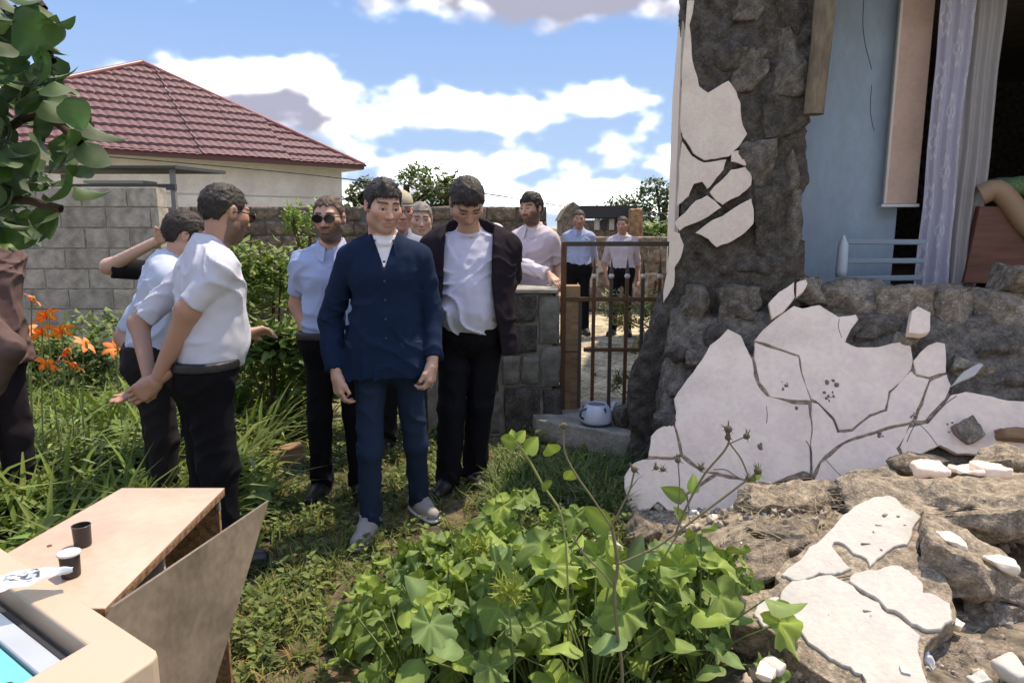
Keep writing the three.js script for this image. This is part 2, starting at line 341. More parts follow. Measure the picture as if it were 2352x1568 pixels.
  const pil = [
    [[226, 0], [262, 0], [238, 120], [250, 260], [285, 420], [330, 452], [430, 393], [470, 450], [490, 510], [500, 610], [522, 655], [478, 722], [435, 765], [380, 775], [310, 785], [255, 750], [205, 670], [190, 600]],
    [[440, 745], [500, 730], [535, 750], [538, 800], [525, 815], [480, 800], [440, 790]],
    [[200, 690], [250, 762], [310, 795], [420, 780], [405, 830], [350, 900], [325, 925], [300, 890], [260, 900], [235, 960], [175, 1010], [185, 800]],
    [[335, 940], [440, 830], [510, 815], [545, 850], [540, 905], [480, 960], [400, 1003], [370, 985]],
    [[325, 955], [395, 1015], [330, 1060], [215, 1110], [190, 1130], [160, 1090], [215, 1040], [270, 980]],
    [[265, 1140], [350, 1075], [540, 970], [552, 1030], [550, 1095], [470, 1165], [370, 1210], [330, 1170]],
    [[150, 1130], [190, 1140], [210, 1195], [195, 1260], [165, 1310], [160, 1400], [130, 1450], [110, 1480], [130, 1280]]];
  pil.forEach((p, i) => shard('plaster_piece', z7(p), hW(0, 0, .058), HO, .030, M.plasterGrey, house, { seed: i + 1, amp: .10, lift: i * .0035, tilt: i > 2 ? .05 : .01 }));
  // sloping skirt of plaster sheets over the plinth
  const z8 = (a) => a.map(([x, y]) => [1426.3 + x * .3936, 625.7 + y * .3936]);
  const top = hW(.8, 1.16, .10), bot = hW(.8, .0, .95), SN = HU.clone().cross(top.clone().sub(bot)).normalize(); if (SN.z < 0) SN.negate();
  const low = [
    [[312, 740], [420, 590], [520, 430], [625, 335], [700, 375], [735, 450], [765, 510], [775, 600], [800, 665], [850, 725], [1000, 770], [1090, 775], [1110, 900], [1100, 1010], [1108, 1180], [1060, 1160], [870, 1235], [700, 1200], [560, 1165], [480, 1160], [365, 1065], [340, 960], [312, 880], [325, 810]],
    [[160, 1075], [175, 960], [210, 920], [300, 880], [325, 965], [345, 1060], [300, 1082], [230, 1080]],
    [[20, 1200], [70, 1120], [130, 1095], [300, 1097], [352, 1082], [466, 1168], [540, 1180], [380, 1290], [400, 1440], [330, 1420], [270, 1390], [215, 1340], [150, 1400], [60, 1440], [25, 1330]],
    [[560, 1190], [700, 1215], [870, 1245], [830, 1330], [700, 1440], [560, 1480], [430, 1480], [405, 1430], [390, 1300]],
    [[780, 412], [830, 432], [1035, 497], [1050, 590], [1088, 700], [1105, 752], [960, 742], [870, 730], [848, 690], [808, 640], [792, 560], [778, 500]],
    [[780, 402], [830, 340], [900, 280], [1010, 200], [1060, 215], [1160, 195], [1270, 265], [1370, 250], [1385, 280], [1340, 340], [1310, 410], [1380, 440], [1490, 440], [1650, 405], [1690, 440], [1700, 520], [1690, 566], [1640, 636], [1560, 696], [1538, 800], [1450, 828], [1350, 912], [1270, 920], [1240, 848], [1180, 788], [1140, 750], [1112, 740], [1058, 590], [1042, 488]],
    [[1114, 762], [1150, 770], [1232, 862], [1262, 938], [1345, 930], [1420, 925], [1300, 992], [1160, 1106], [1118, 1180], [1108, 1010], [1118, 900]],
    [[1550, 812], [1572, 704], [1690, 580], [1725, 614], [1796, 628], [1776, 680], [1736, 780], [1688, 878], [1560, 902], [1410, 952], [1300, 988], [1350, 932], [1460, 842]],
    [[1292, 1010], [1430, 960], [1570, 918], [1680, 892], [1656, 960], [1606, 1030], [1636, 1080], [1520, 1140], [1510, 1240], [1350, 1290], [1180, 1300], [1125, 1230], [1168, 1115]],
    [[1704, 520], [1790, 430], [1840, 410], [1890, 420], [1895, 586], [1800, 614], [1722, 598]],
    [[1804, 640], [1900, 596], [1925, 660], [1892, 740], [1776, 866], [1722, 868], [1764, 770]],
    [[1924, 720], [2010, 700], [2200, 740], [2420, 760], [2420, 1050], [2150, 1070], [1960, 1060], [1860, 1010], [1760, 1060], [1652, 1075], [1630, 1020], [1684, 908], [1792, 884]],
    [[860, 185], [920, 120], [1010, 60], [1014, 150], [948, 235], [880, 275]],
    [[1026, 60], [1080, 45], [1090, 70], [1060, 120], [1022, 148]]];
  low.forEach((p, i) => shard('plaster_sheet', z8(p), top, SN, .026, M.plaster, house, { seed: 40 + i, amp: .08, lift: .008 + (i * 7 % 5) * .0008, tilt: .004, inset: 1.007 }));
  shard('plaster_undercoat', z8([[165, 1075], [180, 965], [215, 925], [312, 880], [330, 815], [318, 740], [425, 590], [525, 435], [625, 345], [695, 380], [730, 455], [768, 490], [786, 406], [836, 344], [904, 285], [1012, 206], [1060, 222], [1160, 202], [1266, 270], [1360, 258], [1378, 282], [1334, 340], [1304, 414], [1380, 446], [1490, 446], [1645, 412], [1684, 446], [1704, 528], [1790, 438], [1840, 416], [1884, 428], [1889, 590], [1918, 660], [1918, 725], [2010, 708], [2200, 746], [2410, 766], [2410, 1044], [2150, 1062], [1960, 1052], [1860, 1004], [1760, 1052], [1640, 1078], [1512, 1134], [1504, 1234], [1350, 1282], [1180, 1292], [1110, 1194], [865, 1238], [700, 1430], [560, 1470], [430, 1470], [330, 1412], [215, 1332], [66, 1430], [32, 1330], [28, 1204], [74, 1126]]), top, SN, .022, mat([.42, .355, .29], .95, { map: rep(texMud, 4) }), house, { seed: 90, amp: .04, inset: .999 });
  shard('plaster_chip', z8([[1645, 400], [1665, 270], [1700, 245], [1775, 280], [1770, 390], [1740, 405]]), top, SN, .05, M.plaster, house, { seed: 71, amp: .08, lift: .10 });
  shard('plaster_chip', z8([[1900, 690], [1980, 600], [2070, 550], [2100, 560], [2050, 620], [1950, 665]]), top, SN, .02, M.plasterWhite, house, { seed: 72, amp: .08, lift: .05 });
  // hairline cracks that run on inside the sheets, and chips where the coat came off
  const cr = (pts, r = .0022) => mesh('crack', tube(pts.map(([x, y]) => house.worldToLocal(onPlane(...z8([[x, y]])[0], top.clone().add(SN.clone().multiplyScalar(.0126)), SN))), r, 16, 4), mat([.10, .08, .07], .95), house);
  cr([[1080, 980], [1100, 1010], [1110, 1080], [1106, 1190]]); cr([[1195, 1090], [1240, 1140], [1300, 1200]], .0016); cr([[850, 780], [855, 830], [850, 880]], .0014);
  cr([[540, 1150], [610, 1150], [660, 1180], [690, 1200]]); cr([[1275, 270], [1272, 320], [1290, 380]], .0016); cr([[1150, 760], [1190, 800], [1240, 850], [1270, 925]], .003);
  cr([[1670, 990], [1700, 920], [1730, 880], [1790, 930], [1850, 1010]], .002); cr([[1790, 880], [1880, 780], [1960, 720]], .0028);
  const Rc = rng(5);
  for (const [x, y, n, s] of [[1225, 690, 16, 55], [955, 660, 4, 22], [1025, 800, 2, 10], [820, 1020, 3, 14], [1700, 850, 6, 26], [1925, 905, 4, 26], [1520, 945, 5, 16]])
    for (let k = 0; k < n; k++) {
      const [px, py] = z8([[x + (Rc() - .5) * s * 1.6, y + (Rc() - .5) * s * 2.2]])[0], c = house.worldToLocal(onPlane(px, py, top.clone().add(SN.clone().multiplyScalar(.010)), SN));
      const g = rough(.006 + .012 * Rc(), .006 + .018 * Rc(), .012, k + x, .003, 3); g.translate(c.x, c.y, c.z); mesh('chipped_spot', g, M.mudGrey, house);
    }
  // mud plinth behind the sheets
  const plinth = nets((x, y, z) => {
    const t = clamp(y / 1.16, 0, 1), front = mix(.87, .03, t);
    const q = Math.max((z - front) * .88, -z - .9, (-x - .02 - .12 * (1 - t)) * .8, x - 4, y - 1.02 + .05 * noise(x * 2, 3, z * 2));
    return q + .06 * fbm(x * 5, y * 5, z * 5, 4) + .022 * Math.abs(noise(x * 13, y * 13, z * 13)) - .006;
  }, [-.4, -.2, -1], [3.2, 1.12, 1.05], .028);
  mesh('mud_plinth', boxUV(plinth), M.mudDark2, house);
  // top course of adobe blocks
  [[1835, 1900, 636, 700, .02, 1], [1880, 2030, 650, 738, .05, 2], [2022, 2130, 662, 768, .08, 3], [2120, 2262, 672, 784, .10, 4], [2262, 2420, 684, 800, .11, 5], [2318, 2420, 622, 690, .06, 6], [1945, 2055, 728, 800, .16, 7], [2250, 2400, 850, 925, .24, 8], [2110, 2260, 792, 850, .10, 9], [1745, 1800, 690, 780, .04, 10], [2260, 2420, 800, 850, .12, 11]].forEach(([x0, x1, y0, y1, pr, s]) => {
    const c = house.worldToLocal(onPlane((x0 + x1) / 2, (y0 + y1) / 2, hW(0, 0, pr), HO)), w = (x1 - x0) / F * 4.3, h = (y1 - y0) / F * 4.3;
    const g = rough(w * 1.06, h * 1.08, .42, s + 40, s === 7 ? .012 : .015, 14, .04, 8); if (s === 7) g.rotateZ(-.18); g.translate(c.x, c.y, pr - .17);
    mesh('adobe_block', g, s === 7 || s === 9 ? M.mudDark2 : M.mudGrey, house);
  });
  // blocks showing in the broken slope around the sheets
  [[1575, 905, .20, .15], [1540, 990, .17, .14], [1612, 835, .2, .13], [1655, 775, .22, .13], [1705, 715, .18, .12], [1520, 1055, .15, .12], [2175, 880, .2, .11], [2245, 850, .22, .10], [2335, 880, .24, .13], [2140, 832, .2, .09], [2010, 772, .2, .10], [2085, 800, .16, .12], [2300, 812, .22, .09], [1560, 820, .18, .13]].forEach(([px, py, w, h], i) => {
    const c = house.worldToLocal(onPlane(px, py, top, SN)), g = rough(w, h, .2, 150 + i, .013, 12, .05, 9); g.rotateX(-.55 + .3 * noise(i * 2.3, 1, 1)); g.rotateZ(.5 * noise(i * 3.7, 4, 1)); g.translate(c.x, c.y - .02, c.z - .105);
    mesh('adobe_block', g, px < 1760 ? (i % 2 ? M.mudDark : M.mudDark2) : (i % 2 ? M.mudGrey : M.mudDark2), house);
  });
  // hanging rafter end
  const a = house.worldToLocal(onPlane(1893, 262, hW(0, 0, .12), HO)), b = house.worldToLocal(onPlane(1886, -60, hW(0, 0, .12), HO));
  let rg = new THREE.CylinderGeometry(.066, .058, 1.35, 14, 10); { const p = rg.attributes.position; for (let i = 0; i < p.count; i++) { const x = p.getX(i), y = p.getY(i), z = p.getZ(i), q = 1 + .10 * noise(x * 12, y * 2.5, z * 12) + .04 * noise(x * 40, y * 3, z * 40); p.setX(i, x * q); p.setZ(i, z * q); } rg.computeVertexNormals(); }
  rg.rotateZ(-.03); rg.translate(mix(a.x, b.x, .5), a.y + .675, .12); mesh('rafter', rg, mat([.30, .28, .235], .9, { map: rep(texWood, 3, .5), bumpMap: rep(bumpMud, 2, .6), bumpScale: .008 }), house);
}
// things in the open blue room
{
  const loc = (px, py, z) => house.worldToLocal(onPlane(px, py, hW(0, 0, z), HO));
  const put = (name, label, cat, px, py, z) => { const o = thing(name, label, cat, hW(...loc(px, py, z).toArray()), -TH); return o; };
  // pale window shutter with a ledge under it
  const sB = loc(2062, 468, -.86), sT = loc(2062, -40, -.86), sw = .20;
  const sh = put('window_shutter', 'pinkish wooden shutter hanging on the blue wall above a small ledge', 'shutter', 2062, 468, -.86);
  const hh = sT.y - sB.y;
  mesh('panel', boxUV(box(sw, hh, .03, .02, hh / 2, 0)), mat([.60, .45, .36], .7, { map: rep(texPlaster, 1.2), bumpMap: bumpFine, bumpScale: .001 }), sh);
  mesh('edge_strip', cbox(.022, hh, .05, .004).translate(-.092, hh / 2, .012), mat([.66, .60, .54], .6), sh);
  mesh('ledge', cbox(.25, .022, .10, .004).translate(.0, -.014, .02), mat([.62, .63, .62], .6), sh);
  // rail with turned post
  const rl = put('veranda_rail', 'pale blue rail of three bars with a bottle shaped post below the shutter', 'railing', 1932, 636, -.50);
  mesh('post', new THREE.LatheGeometry([[0, 0], [.036, 0], [.038, .05], [.036, .17], [.033, .22], [.022, .255], [.012, .268], [.012, .285], [0, .287]].map(q => new THREE.Vector2(...q)), 18), mat([.50, .58, .64], .5), rl);
  for (const [y, t] of [[.23, .0], [.10, .015], [-.02, .03]]) { const g = cbox(.50, .036, .05, .006); g.rotateZ(t); g.translate(.28, y + .012, -.05); mesh('bar', g, M.bluePaint, rl); }
  // curtains
  const pleat = (w, h, n, amp, seed) => { const g = new THREE.PlaneGeometry(w, h, n * 10, 40), p = g.attributes.position; for (let i = 0; i < p.count; i++) { const x = p.getX(i), y = p.getY(i); const t = .5 - y / h; p.setXYZ(i, x * (1 - .10 * Math.sin(t * 3)) + .012 * noise(y * 2, seed, 1), y + (t > .98 ? .014 * Math.sin(x * 70) : 0), amp * (Math.sin(x / w * n * 6.283 + .5 * noise(y * 1.3, 1, seed)) * (.6 + .5 * t) + .7 * noise(x * 9, y * 1.5, seed))); } g.computeVertexNormals(); return g; };
  const lace = noiseTex(512, (u, v) => { const c = (u * 3) % 1 - .5, r = (v * 2 + .5 * (Math.floor(u * 3) % 2)) % 1 - .5, q = Math.hypot(c, r * 1.1), an = Math.atan2(r, c); const fl = Math.abs(q - .27 - .06 * Math.cos(an * 6)) < .05 || q < .08 ? 1 : 0; const n = tn(u, v, 70, 2, 3); const k = fl * (n > -.12 ? 1 : .3) + (n > .2 ? .5 : 0); return [.84 + .15 * k, .83 + .15 * k, .89 + .10 * k]; });
  const cH = loc(2138, -60, -.70).y - loc(2138, 662, -.70).y;
  const c1 = put('lace_curtain', 'lilac white lace curtain with flower pattern hanging in the opening', 'curtain', 2138, 662, -.70);
  mesh('cloth', pleat(.225, cH, 3, .02, 3).translate(0, cH / 2, 0), new THREE.MeshPhysicalMaterial({ map: rep(lace, .8, 2.6), color: lin(.80, .80, .84), roughness: .85, transmission: .3, thickness: 0, side: THREE.DoubleSide, bumpMap: rep(lace, .8, 2.6), bumpScale: .002 }), c1);
  const c2 = put('grey_curtain', 'plain grey curtain bunched behind the lace curtain', 'curtain', 2205, 656, -.80);
  mesh('cloth', pleat(.22, cH, 3, .022, 9).translate(0, cH / 2, 0), new THREE.MeshPhysicalMaterial({ color: lin(.42, .40, .39), roughness: .9, transmission: .15, thickness: 0, side: THREE.DoubleSide }), c2);
  // sofa seen from its side
  const so = put('armchair', 'tan armchair with rolled arm and reddish side panel inside the open room', 'armchair', 2216, 648, -.75);
  { const w = .62, s = new THREE.Shape(); s.moveTo(0, 0); s.lineTo(w, -.0); s.lineTo(w, .52); s.lineTo(.05, .52); s.closePath(); const g = new THREE.ExtrudeGeometry(s, { depth: .5, bevelEnabled: true, bevelThickness: .006, bevelSize: .006, bevelSegments: 2 }); g.translate(0, 0, -.5); mesh('side_panel', g, mat([.24, .115, .085], .55, { map: rep(texWood, 1) }), so); }
  mesh('arm', tube([[.05, .60, -.02], [.13, .64, 0], [.22, .56, .01], [.34, .40, .015], [.56, .20, .015], [.80, .06, .0]], .07, 40, 14), mat([.33, .22, .13], .6), so);
  { const g = rough(.55, .14, .46, 88, .012, 9, .3); g.translate(.42, .66, -.20); mesh('cushion', g, mat([.13, .22, .08], .9, { map: rep(lace, 3, 3) }), so); }
  const pl = put('plate', 'small white plate lying on the open floor edge by the armchair', 'plate', 2268, 676, -.42);
  mesh('dish', new THREE.LatheGeometry([[0, 0], [.04, 0], [.075, .014], [.078, .018], [.04, .006], [0, .006]].map(q => new THREE.Vector2(...q)), 24), mat([.75, .75, .73], .3), pl);
}

// ---------------------------------------------------------------- gate, wall, step
{
  const rust = mat([.20, .105, .05], .75, { map: rep(texMud, 3), bumpMap: rep(bumpFine, 6), bumpScale: .002 }), iron = mat([.11, .10, .085], .7, { map: rep(texMud, 4) });
  const d = 5.28, g0 = at(1290, 928, d), yb = .17; const X = px => at(px, 760, d).x, Y = py => at(1400, py, d).y;
  const gate = thing('iron_gate', 'rusty iron bar gate with spear tips standing between stone wall and ruined house', 'gate', V(X(1290), yb, -d));
  const gx = px => X(px) - X(1290), gy = py => Y(py) - yb;
  mesh('frame_post', box(.04, gy(556), .04, gx(1293), gy(556) / 2, 0), rust, gate);
  for (const [py, x0, x1, t] of [[560, 1290, 1640, .034], [687, 1290, 1640, .03], [803, 1338, 1640, .028], [936, 1338, 1640, .028]]) mesh('crossbar', box(gx(x1) - gx(x0), t, .03, (gx(x0) + gx(x1)) / 2 + .012, gy(py), .001), py === 560 ? iron : rust, gate);
  [1332, 1363, 1402, 1438, 1474, 1512, 1550].forEach((px, i) => {
    const b = mesh('bar', box(.026, gy(i ? 640 : 690) , .022, gx(px), gy(i ? 640 : 690) / 2, -.006), i % 2 ? rust : iron, gate);
    if (i) { mesh('ball', new THREE.SphereGeometry(.022, 12, 8).translate(gx(px), gy(634), -.006), mat([.55, .53, .5], .4), b); mesh('spear_tip', new THREE.ConeGeometry(.016, .13, 8).translate(gx(px), gy(634) + .085, -.006), iron, b); }
  });
  // dark lock plate near the house
  mesh('lock_plate', box(.05, .14, .05, gx(1535), gy(580), .03), mat([.03, .028, .026], .6), gate);
  const wp = thing('gate_post', 'pale weathered wooden plank post beside the gate hinge', 'post', V(X(1312), .1, -5.33));
  const ph = at(1310, 655, 5.33).y - .1;
  { const g = cbox(.125, ph * .5, .09, .006); g.translate(0, ph * .25, 0); mesh('plank', boxUV(g), M.wood, wp); const h = cbox(.135, ph * .5 - .004, .10, .006); h.rotateY(.05); h.translate(-.004, ph * .75 + .004, .003); mesh('plank', boxUV(h), mat([.50, .38, .25], .8, { map: rep(texWood, 1) }), wp); }
  // low stone wall
  const wl = thing('stone_wall', 'low dark stone block wall with mossy concrete render left of the gate', 'wall', V(at(1218, 900, 5.3).x, 0, -5.3));
  const wx = px => at(px, 820, 5.15).x - wl.position.x, wy = py => at(1220, py, 5.15).y;
  mesh('core', boxUV(box(.95, wy(676), .26, wx(1286) - .53, wy(676) / 2, 0)), M.conc, wl);
  const dk = mat([.115, .11, .105], .92, { map: rep(texMud, 2), bumpMap: rep(bumpMud, 2), bumpScale: .02 }), md = mat([.22, .215, .19], .92, { map: rep(texConc, 2), bumpMap: rep(bumpMud, 2), bumpScale: .012 });
  [[1145, 1232, 680, 740, dk], [1150, 1236, 745, 812, dk], [1155, 1195, 818, 882, md], [1198, 1240, 818, 882, md], [1158, 1244, 888, 1000, dk], [1238, 1284, 678, 790, md], [1242, 1288, 795, 890, md], [1246, 1292, 894, 990, dk], [1060, 1142, 690, 800, dk], [1060, 1146, 806, 900, dk], [1060, 1150, 904, 1000, md]].forEach(([x0, x1, y0, y1, m], i) => { const g = rough((wx(x1) - wx(x0)) * 1.0, (wy(y0) - wy(y1)), .2, i + 200, .010, 7, .07); g.translate((wx(x0) + wx(x1)) / 2, (wy(y0) + wy(y1)) / 2, .06); mesh('stone_block', g, m, wl); });
  mesh('cap', boxUV(cbox(1.0, .035, .36, .008).translate(wx(1286) - .52, wy(668), .0)), M.concPale, wl);
  // concrete step
  const a = onY(1236, 962, .16), b = onY(1484, 1002, .16), c = V(1.25, .16, -5.05), e = V(.1, .16, -5.5);
  const sh = new THREE.Shape([[a.x, -a.z], [b.x, -b.z], [1.4, 4.6], [1.4, 5.6], [a.x - .1, 5.6]].map(q => new THREE.Vector2(...q)));
  const sg = new THREE.ExtrudeGeometry(sh, { depth: .22, bevelEnabled: true, bevelThickness: .012, bevelSize: .012, bevelSegments: 2 }); sg.rotateX(-Math.PI / 2); sg.translate(0, -.075, 0);
  tag(mesh('concrete_step', boxUV(sg), mat([.46, .44, .40], .93, { map: rep(texConc, 1.3), bumpMap: rep(bumpMud, 2), bumpScale: .012 })), 'worn concrete doorstep under the gate carrying a kettle and a stone', 'step');
  // enamel kettle without lid, dark stone
  const k = onY(1370, 972, .162), kt = thing('enamel_kettle', 'white enamel kettle without lid standing on the concrete step', 'kettle', k, .5);
  const en = mat([.62, .65, .72], .25), dkm = mat([.05, .06, .12], .4);
  mesh('body', new THREE.LatheGeometry([[0, .004], [.10, .004], [.112, .02], [.116, .045], [.108, .09], [.09, .125], [.074, .142], [.072, .148], [.066, .146], [.068, .138], [.084, .12], [.102, .086], [.108, .045], [.1, .016], [0, .012]].map(q => new THREE.Vector2(...q)), 32), en, kt);
  mesh('base_ring', new THREE.TorusGeometry(.108, .007, 8, 32).rotateX(Math.PI / 2).translate(0, .012, 0), dkm, kt);
  mesh('spout', tube([[.09, .05, .0], [.135, .075, 0], [.15, .12, 0], [.165, .14, 0]], .016, 12, 10), en, kt);
  mesh('handle', tube([[-.088, .12, 0], [-.13, .11, 0], [-.14, .07, 0], [-.108, .045, 0]], .008, 12, 8), dkm, kt);
  for (const s of [-1, 1]) mesh('lug', tube([[0, .118, .085 * s], [0, .135, .105 * s], [0, .105, .108 * s]], .006, 8, 6), dkm, kt);
  const st = onY(1436, 978, .16); { const g = rough(.145, .15, .13, 321, .012, 10, .22); g.rotateY(.3); g.translate(st.x, .232, st.z); tag(mesh('grey_stone', g, mat([.19, .18, .15], .95, { map: rep(texMud, 3), bumpMap: rep(bumpMud, 3), bumpScale: .01 })), 'dark grey squarish stone beside the kettle on the step', 'stone'); }
}

// ---------------------------------------------------------------- concrete block wall and canopy on the left
function blockWall(root, x0, x1, z, bw, bh, rows, depth, mats, seed, jit, mort) {
  const R = rng(seed); const n = Math.ceil((x1 - x0) / bw); const geos = [...Array(9).keys()].map(i => { const g = jit > .006 ? rough(bw - .016, bh - .014, depth, seed + i, jit, 5, .03) : boxUV(cbox(bw - .014, bh - .013, depth, .006)), uv = g.attributes.uv; for (let k = 0; k < uv.count; k++) uv.setXY(k, uv.getX(k) + i * .317, uv.getY(k) + i * .211); return g; });
  for (let r = 0; r < rows; r++) for (let c = 0; c <= n; c++) {
    const xa = x0 + (c - (r % 2 ? .5 : 0)) * bw; const l = Math.max(xa, x0), q = Math.min(xa + bw, x1); if (q - l < .06) continue;
    const m = mesh('block', geos[Math.floor(R() * 9)], mats[Math.floor(R() * mats.length)], root); m.position.set((l + q) / 2, (r + .5) * bh, jit > .006 ? (R() - .5) * .03 : (R() - .5) * .006); m.scale.x = (q - l) / bw;
  }
  mesh('mortar', boxUV(box(x1 - x0 - .02, rows * bh - .012, depth - .022, (x0 + x1) / 2, rows * bh / 2, -.004)), mort, root);
}
{
  const tones = [.46, .50, .43, .53].map(k => mat([k * 1.0, k * .93, k * .85], .93, { map: rep(texConc, 1.4), bumpMap: rep(bumpFine, 4), bumpScale: .004 }));
  const x1 = at(381, 560, 7.0).x, w = thing('block_wall', 'grey concrete block wall behind the orange flowers', 'wall', V(x1, -.05, -7.0));
  blockWall(w, -3.6, 0, 0, .44, .2, 10, .2, tones, 3, 0, M.mortar);
  // canopy with dark sheet roof just behind the wall
  const cv = thing('canopy', 'dark sheet metal canopy on a thin frame above the block wall', 'canopy', V(at(330, 440, 7.5).x, 0, -7.5));
  const y0 = at(330, 386, 7.5).y, L = at(240, 400, 7.5).x - cv.position.x - 1.2, Rr = at(418, 400, 7.5).x - cv.position.x;
  const dkm = mat([.05, .05, .052], .6), gr = mat([.20, .20, .20], .6);
  { const g = cbox(Rr - L, .035, 1.3, .006); g.rotateX(.03); g.translate((L + Rr) / 2, y0 + .02, -.5); mesh('roof_sheet', g, dkm, cv); }
  mesh('beam', box(Rr - L - .1, .06, .05, (L + Rr) / 2, at(330, 430, 7.5).y, .06), dkm, cv);
  mesh('post', box(.045, y0, .045, Rr - .08, y0 / 2, .05), gr, cv); mesh('post', box(.045, y0, .045, L + .2, y0 / 2, -.9), gr, cv);
  mesh('crate_board', box(.62, .03, .3, (L + Rr) / 2 + .3, at(330, 418, 7.5).y, -.1), mat([.30, .29, .26], .8), cv);
}
// old stone wall further back
{
  const t = [[.30, .255, .205], [.25, .215, .18], [.34, .29, .235], [.22, .19, .16]].map(c => mat(c, .95, { map: rep(texMud, 2), bumpMap: rep(bumpMud, 2), bumpScale: .02 }));
  const w = thing('old_stone_wall', 'old brown stone block wall behind the bush and sunglasses man', 'wall', V(-5.4, 0, -10.2));
  blockWall(w, 0, 5.9, 0, .42, .205, 9, .3, t, 17, .012, mat([.12, .11, .10], .95));
  const w2 = thing('far_stone_wall', 'far stone boundary wall behind the two men beyond the gate', 'wall', V(.2, 0, -13));
  blockWall(w2, 0, 3.1, 0, .46, .23, 6, .3, [mat([.36, .31, .26], .95, { map: rep(texMud, 2) }), mat([.29, .26, .225], .95, { map: rep(texMud, 2) }), mat([.24, .21, .18], .95, { map: rep(texMud, 2) })], 23, .012, mat([.42, .38, .32], .95));
}
// half-ruined stone shed beyond the gate
{
  const X = px => at(px, 520, 14).x, Y = py => at(1380, py, 14).y, r = thing('ruined_shed', 'half ruined stone shed with flat dark roof beyond the gate', 'building', V(X(1380), 0, -14));
  const gx = px => X(px) - r.position.x, st = mat([.33, .285, .235], .95, { map: rep(texMud, 1.5), bumpMap: rep(bumpMud, 1.5), bumpScale: .02 }), dk = mat([.045, .043, .045], .8);
  mesh('wall', boxUV(box(gx(1462) - gx(1292), Y(506), 1.6, (gx(1462) + gx(1292)) / 2, Y(506) / 2, -.9)), st, r);
  { const s = new THREE.Shape([[gx(1285), Y(506)], [gx(1336), Y(506)], [gx(1336), Y(474)], [gx(1318), Y(462)], [gx(1300), Y(478)]].map(q => new THREE.Vector2(...q))); const g = new THREE.ExtrudeGeometry(s, { depth: 1.4, bevelEnabled: false }); g.translate(0, 0, -1.6); mesh('gable', boxUV(g), st, r); }
  mesh('roof', boxUV(box(gx(1462) - gx(1332), Y(472) - Y(500), 1.7, (gx(1462) + gx(1332)) / 2, (Y(472) + Y(500)) / 2, -.8)), dk, r);
  for (let i = 0; i < 5; i++) mesh('window', box(.10, .2, .06, gx(1372 + i * 17), Y(516), -.08), i % 2 ? dk : mat([.5, .5, .48], .5), r);
  const p = mesh('brick_pillar', rough(.26, Y(478), .3, 61, .012, 6, .06).translate(gx(1457), Y(478) / 2, .1), mat([.46, .30, .17], .9, { map: rep(texMud, 2) }), r);
  const r2 = thing('low_roof', 'low dark roofed outbuilding behind the jacket man and bearded man', 'building', V(at(1150, 500, 16).x, 0, -16));
  const h2 = at(1150, 512, 16).y, wd = .9; mesh('wall', boxUV(box(wd, h2, 2, 0, h2 / 2, -1)), M.mudBrown, r2);
  { const s = new THREE.Shape([[-.62, h2], [.62, h2], [.5, h2 + .22], [-.5, h2 + .14]].map(q => new THREE.Vector2(...q))); const g = new THREE.ExtrudeGeometry(s, { depth: 2.2, bevelEnabled: false }); g.translate(0, 0, -2.1); mesh('roof', g, mat([.10, .07, .06], .8), r2); }
}
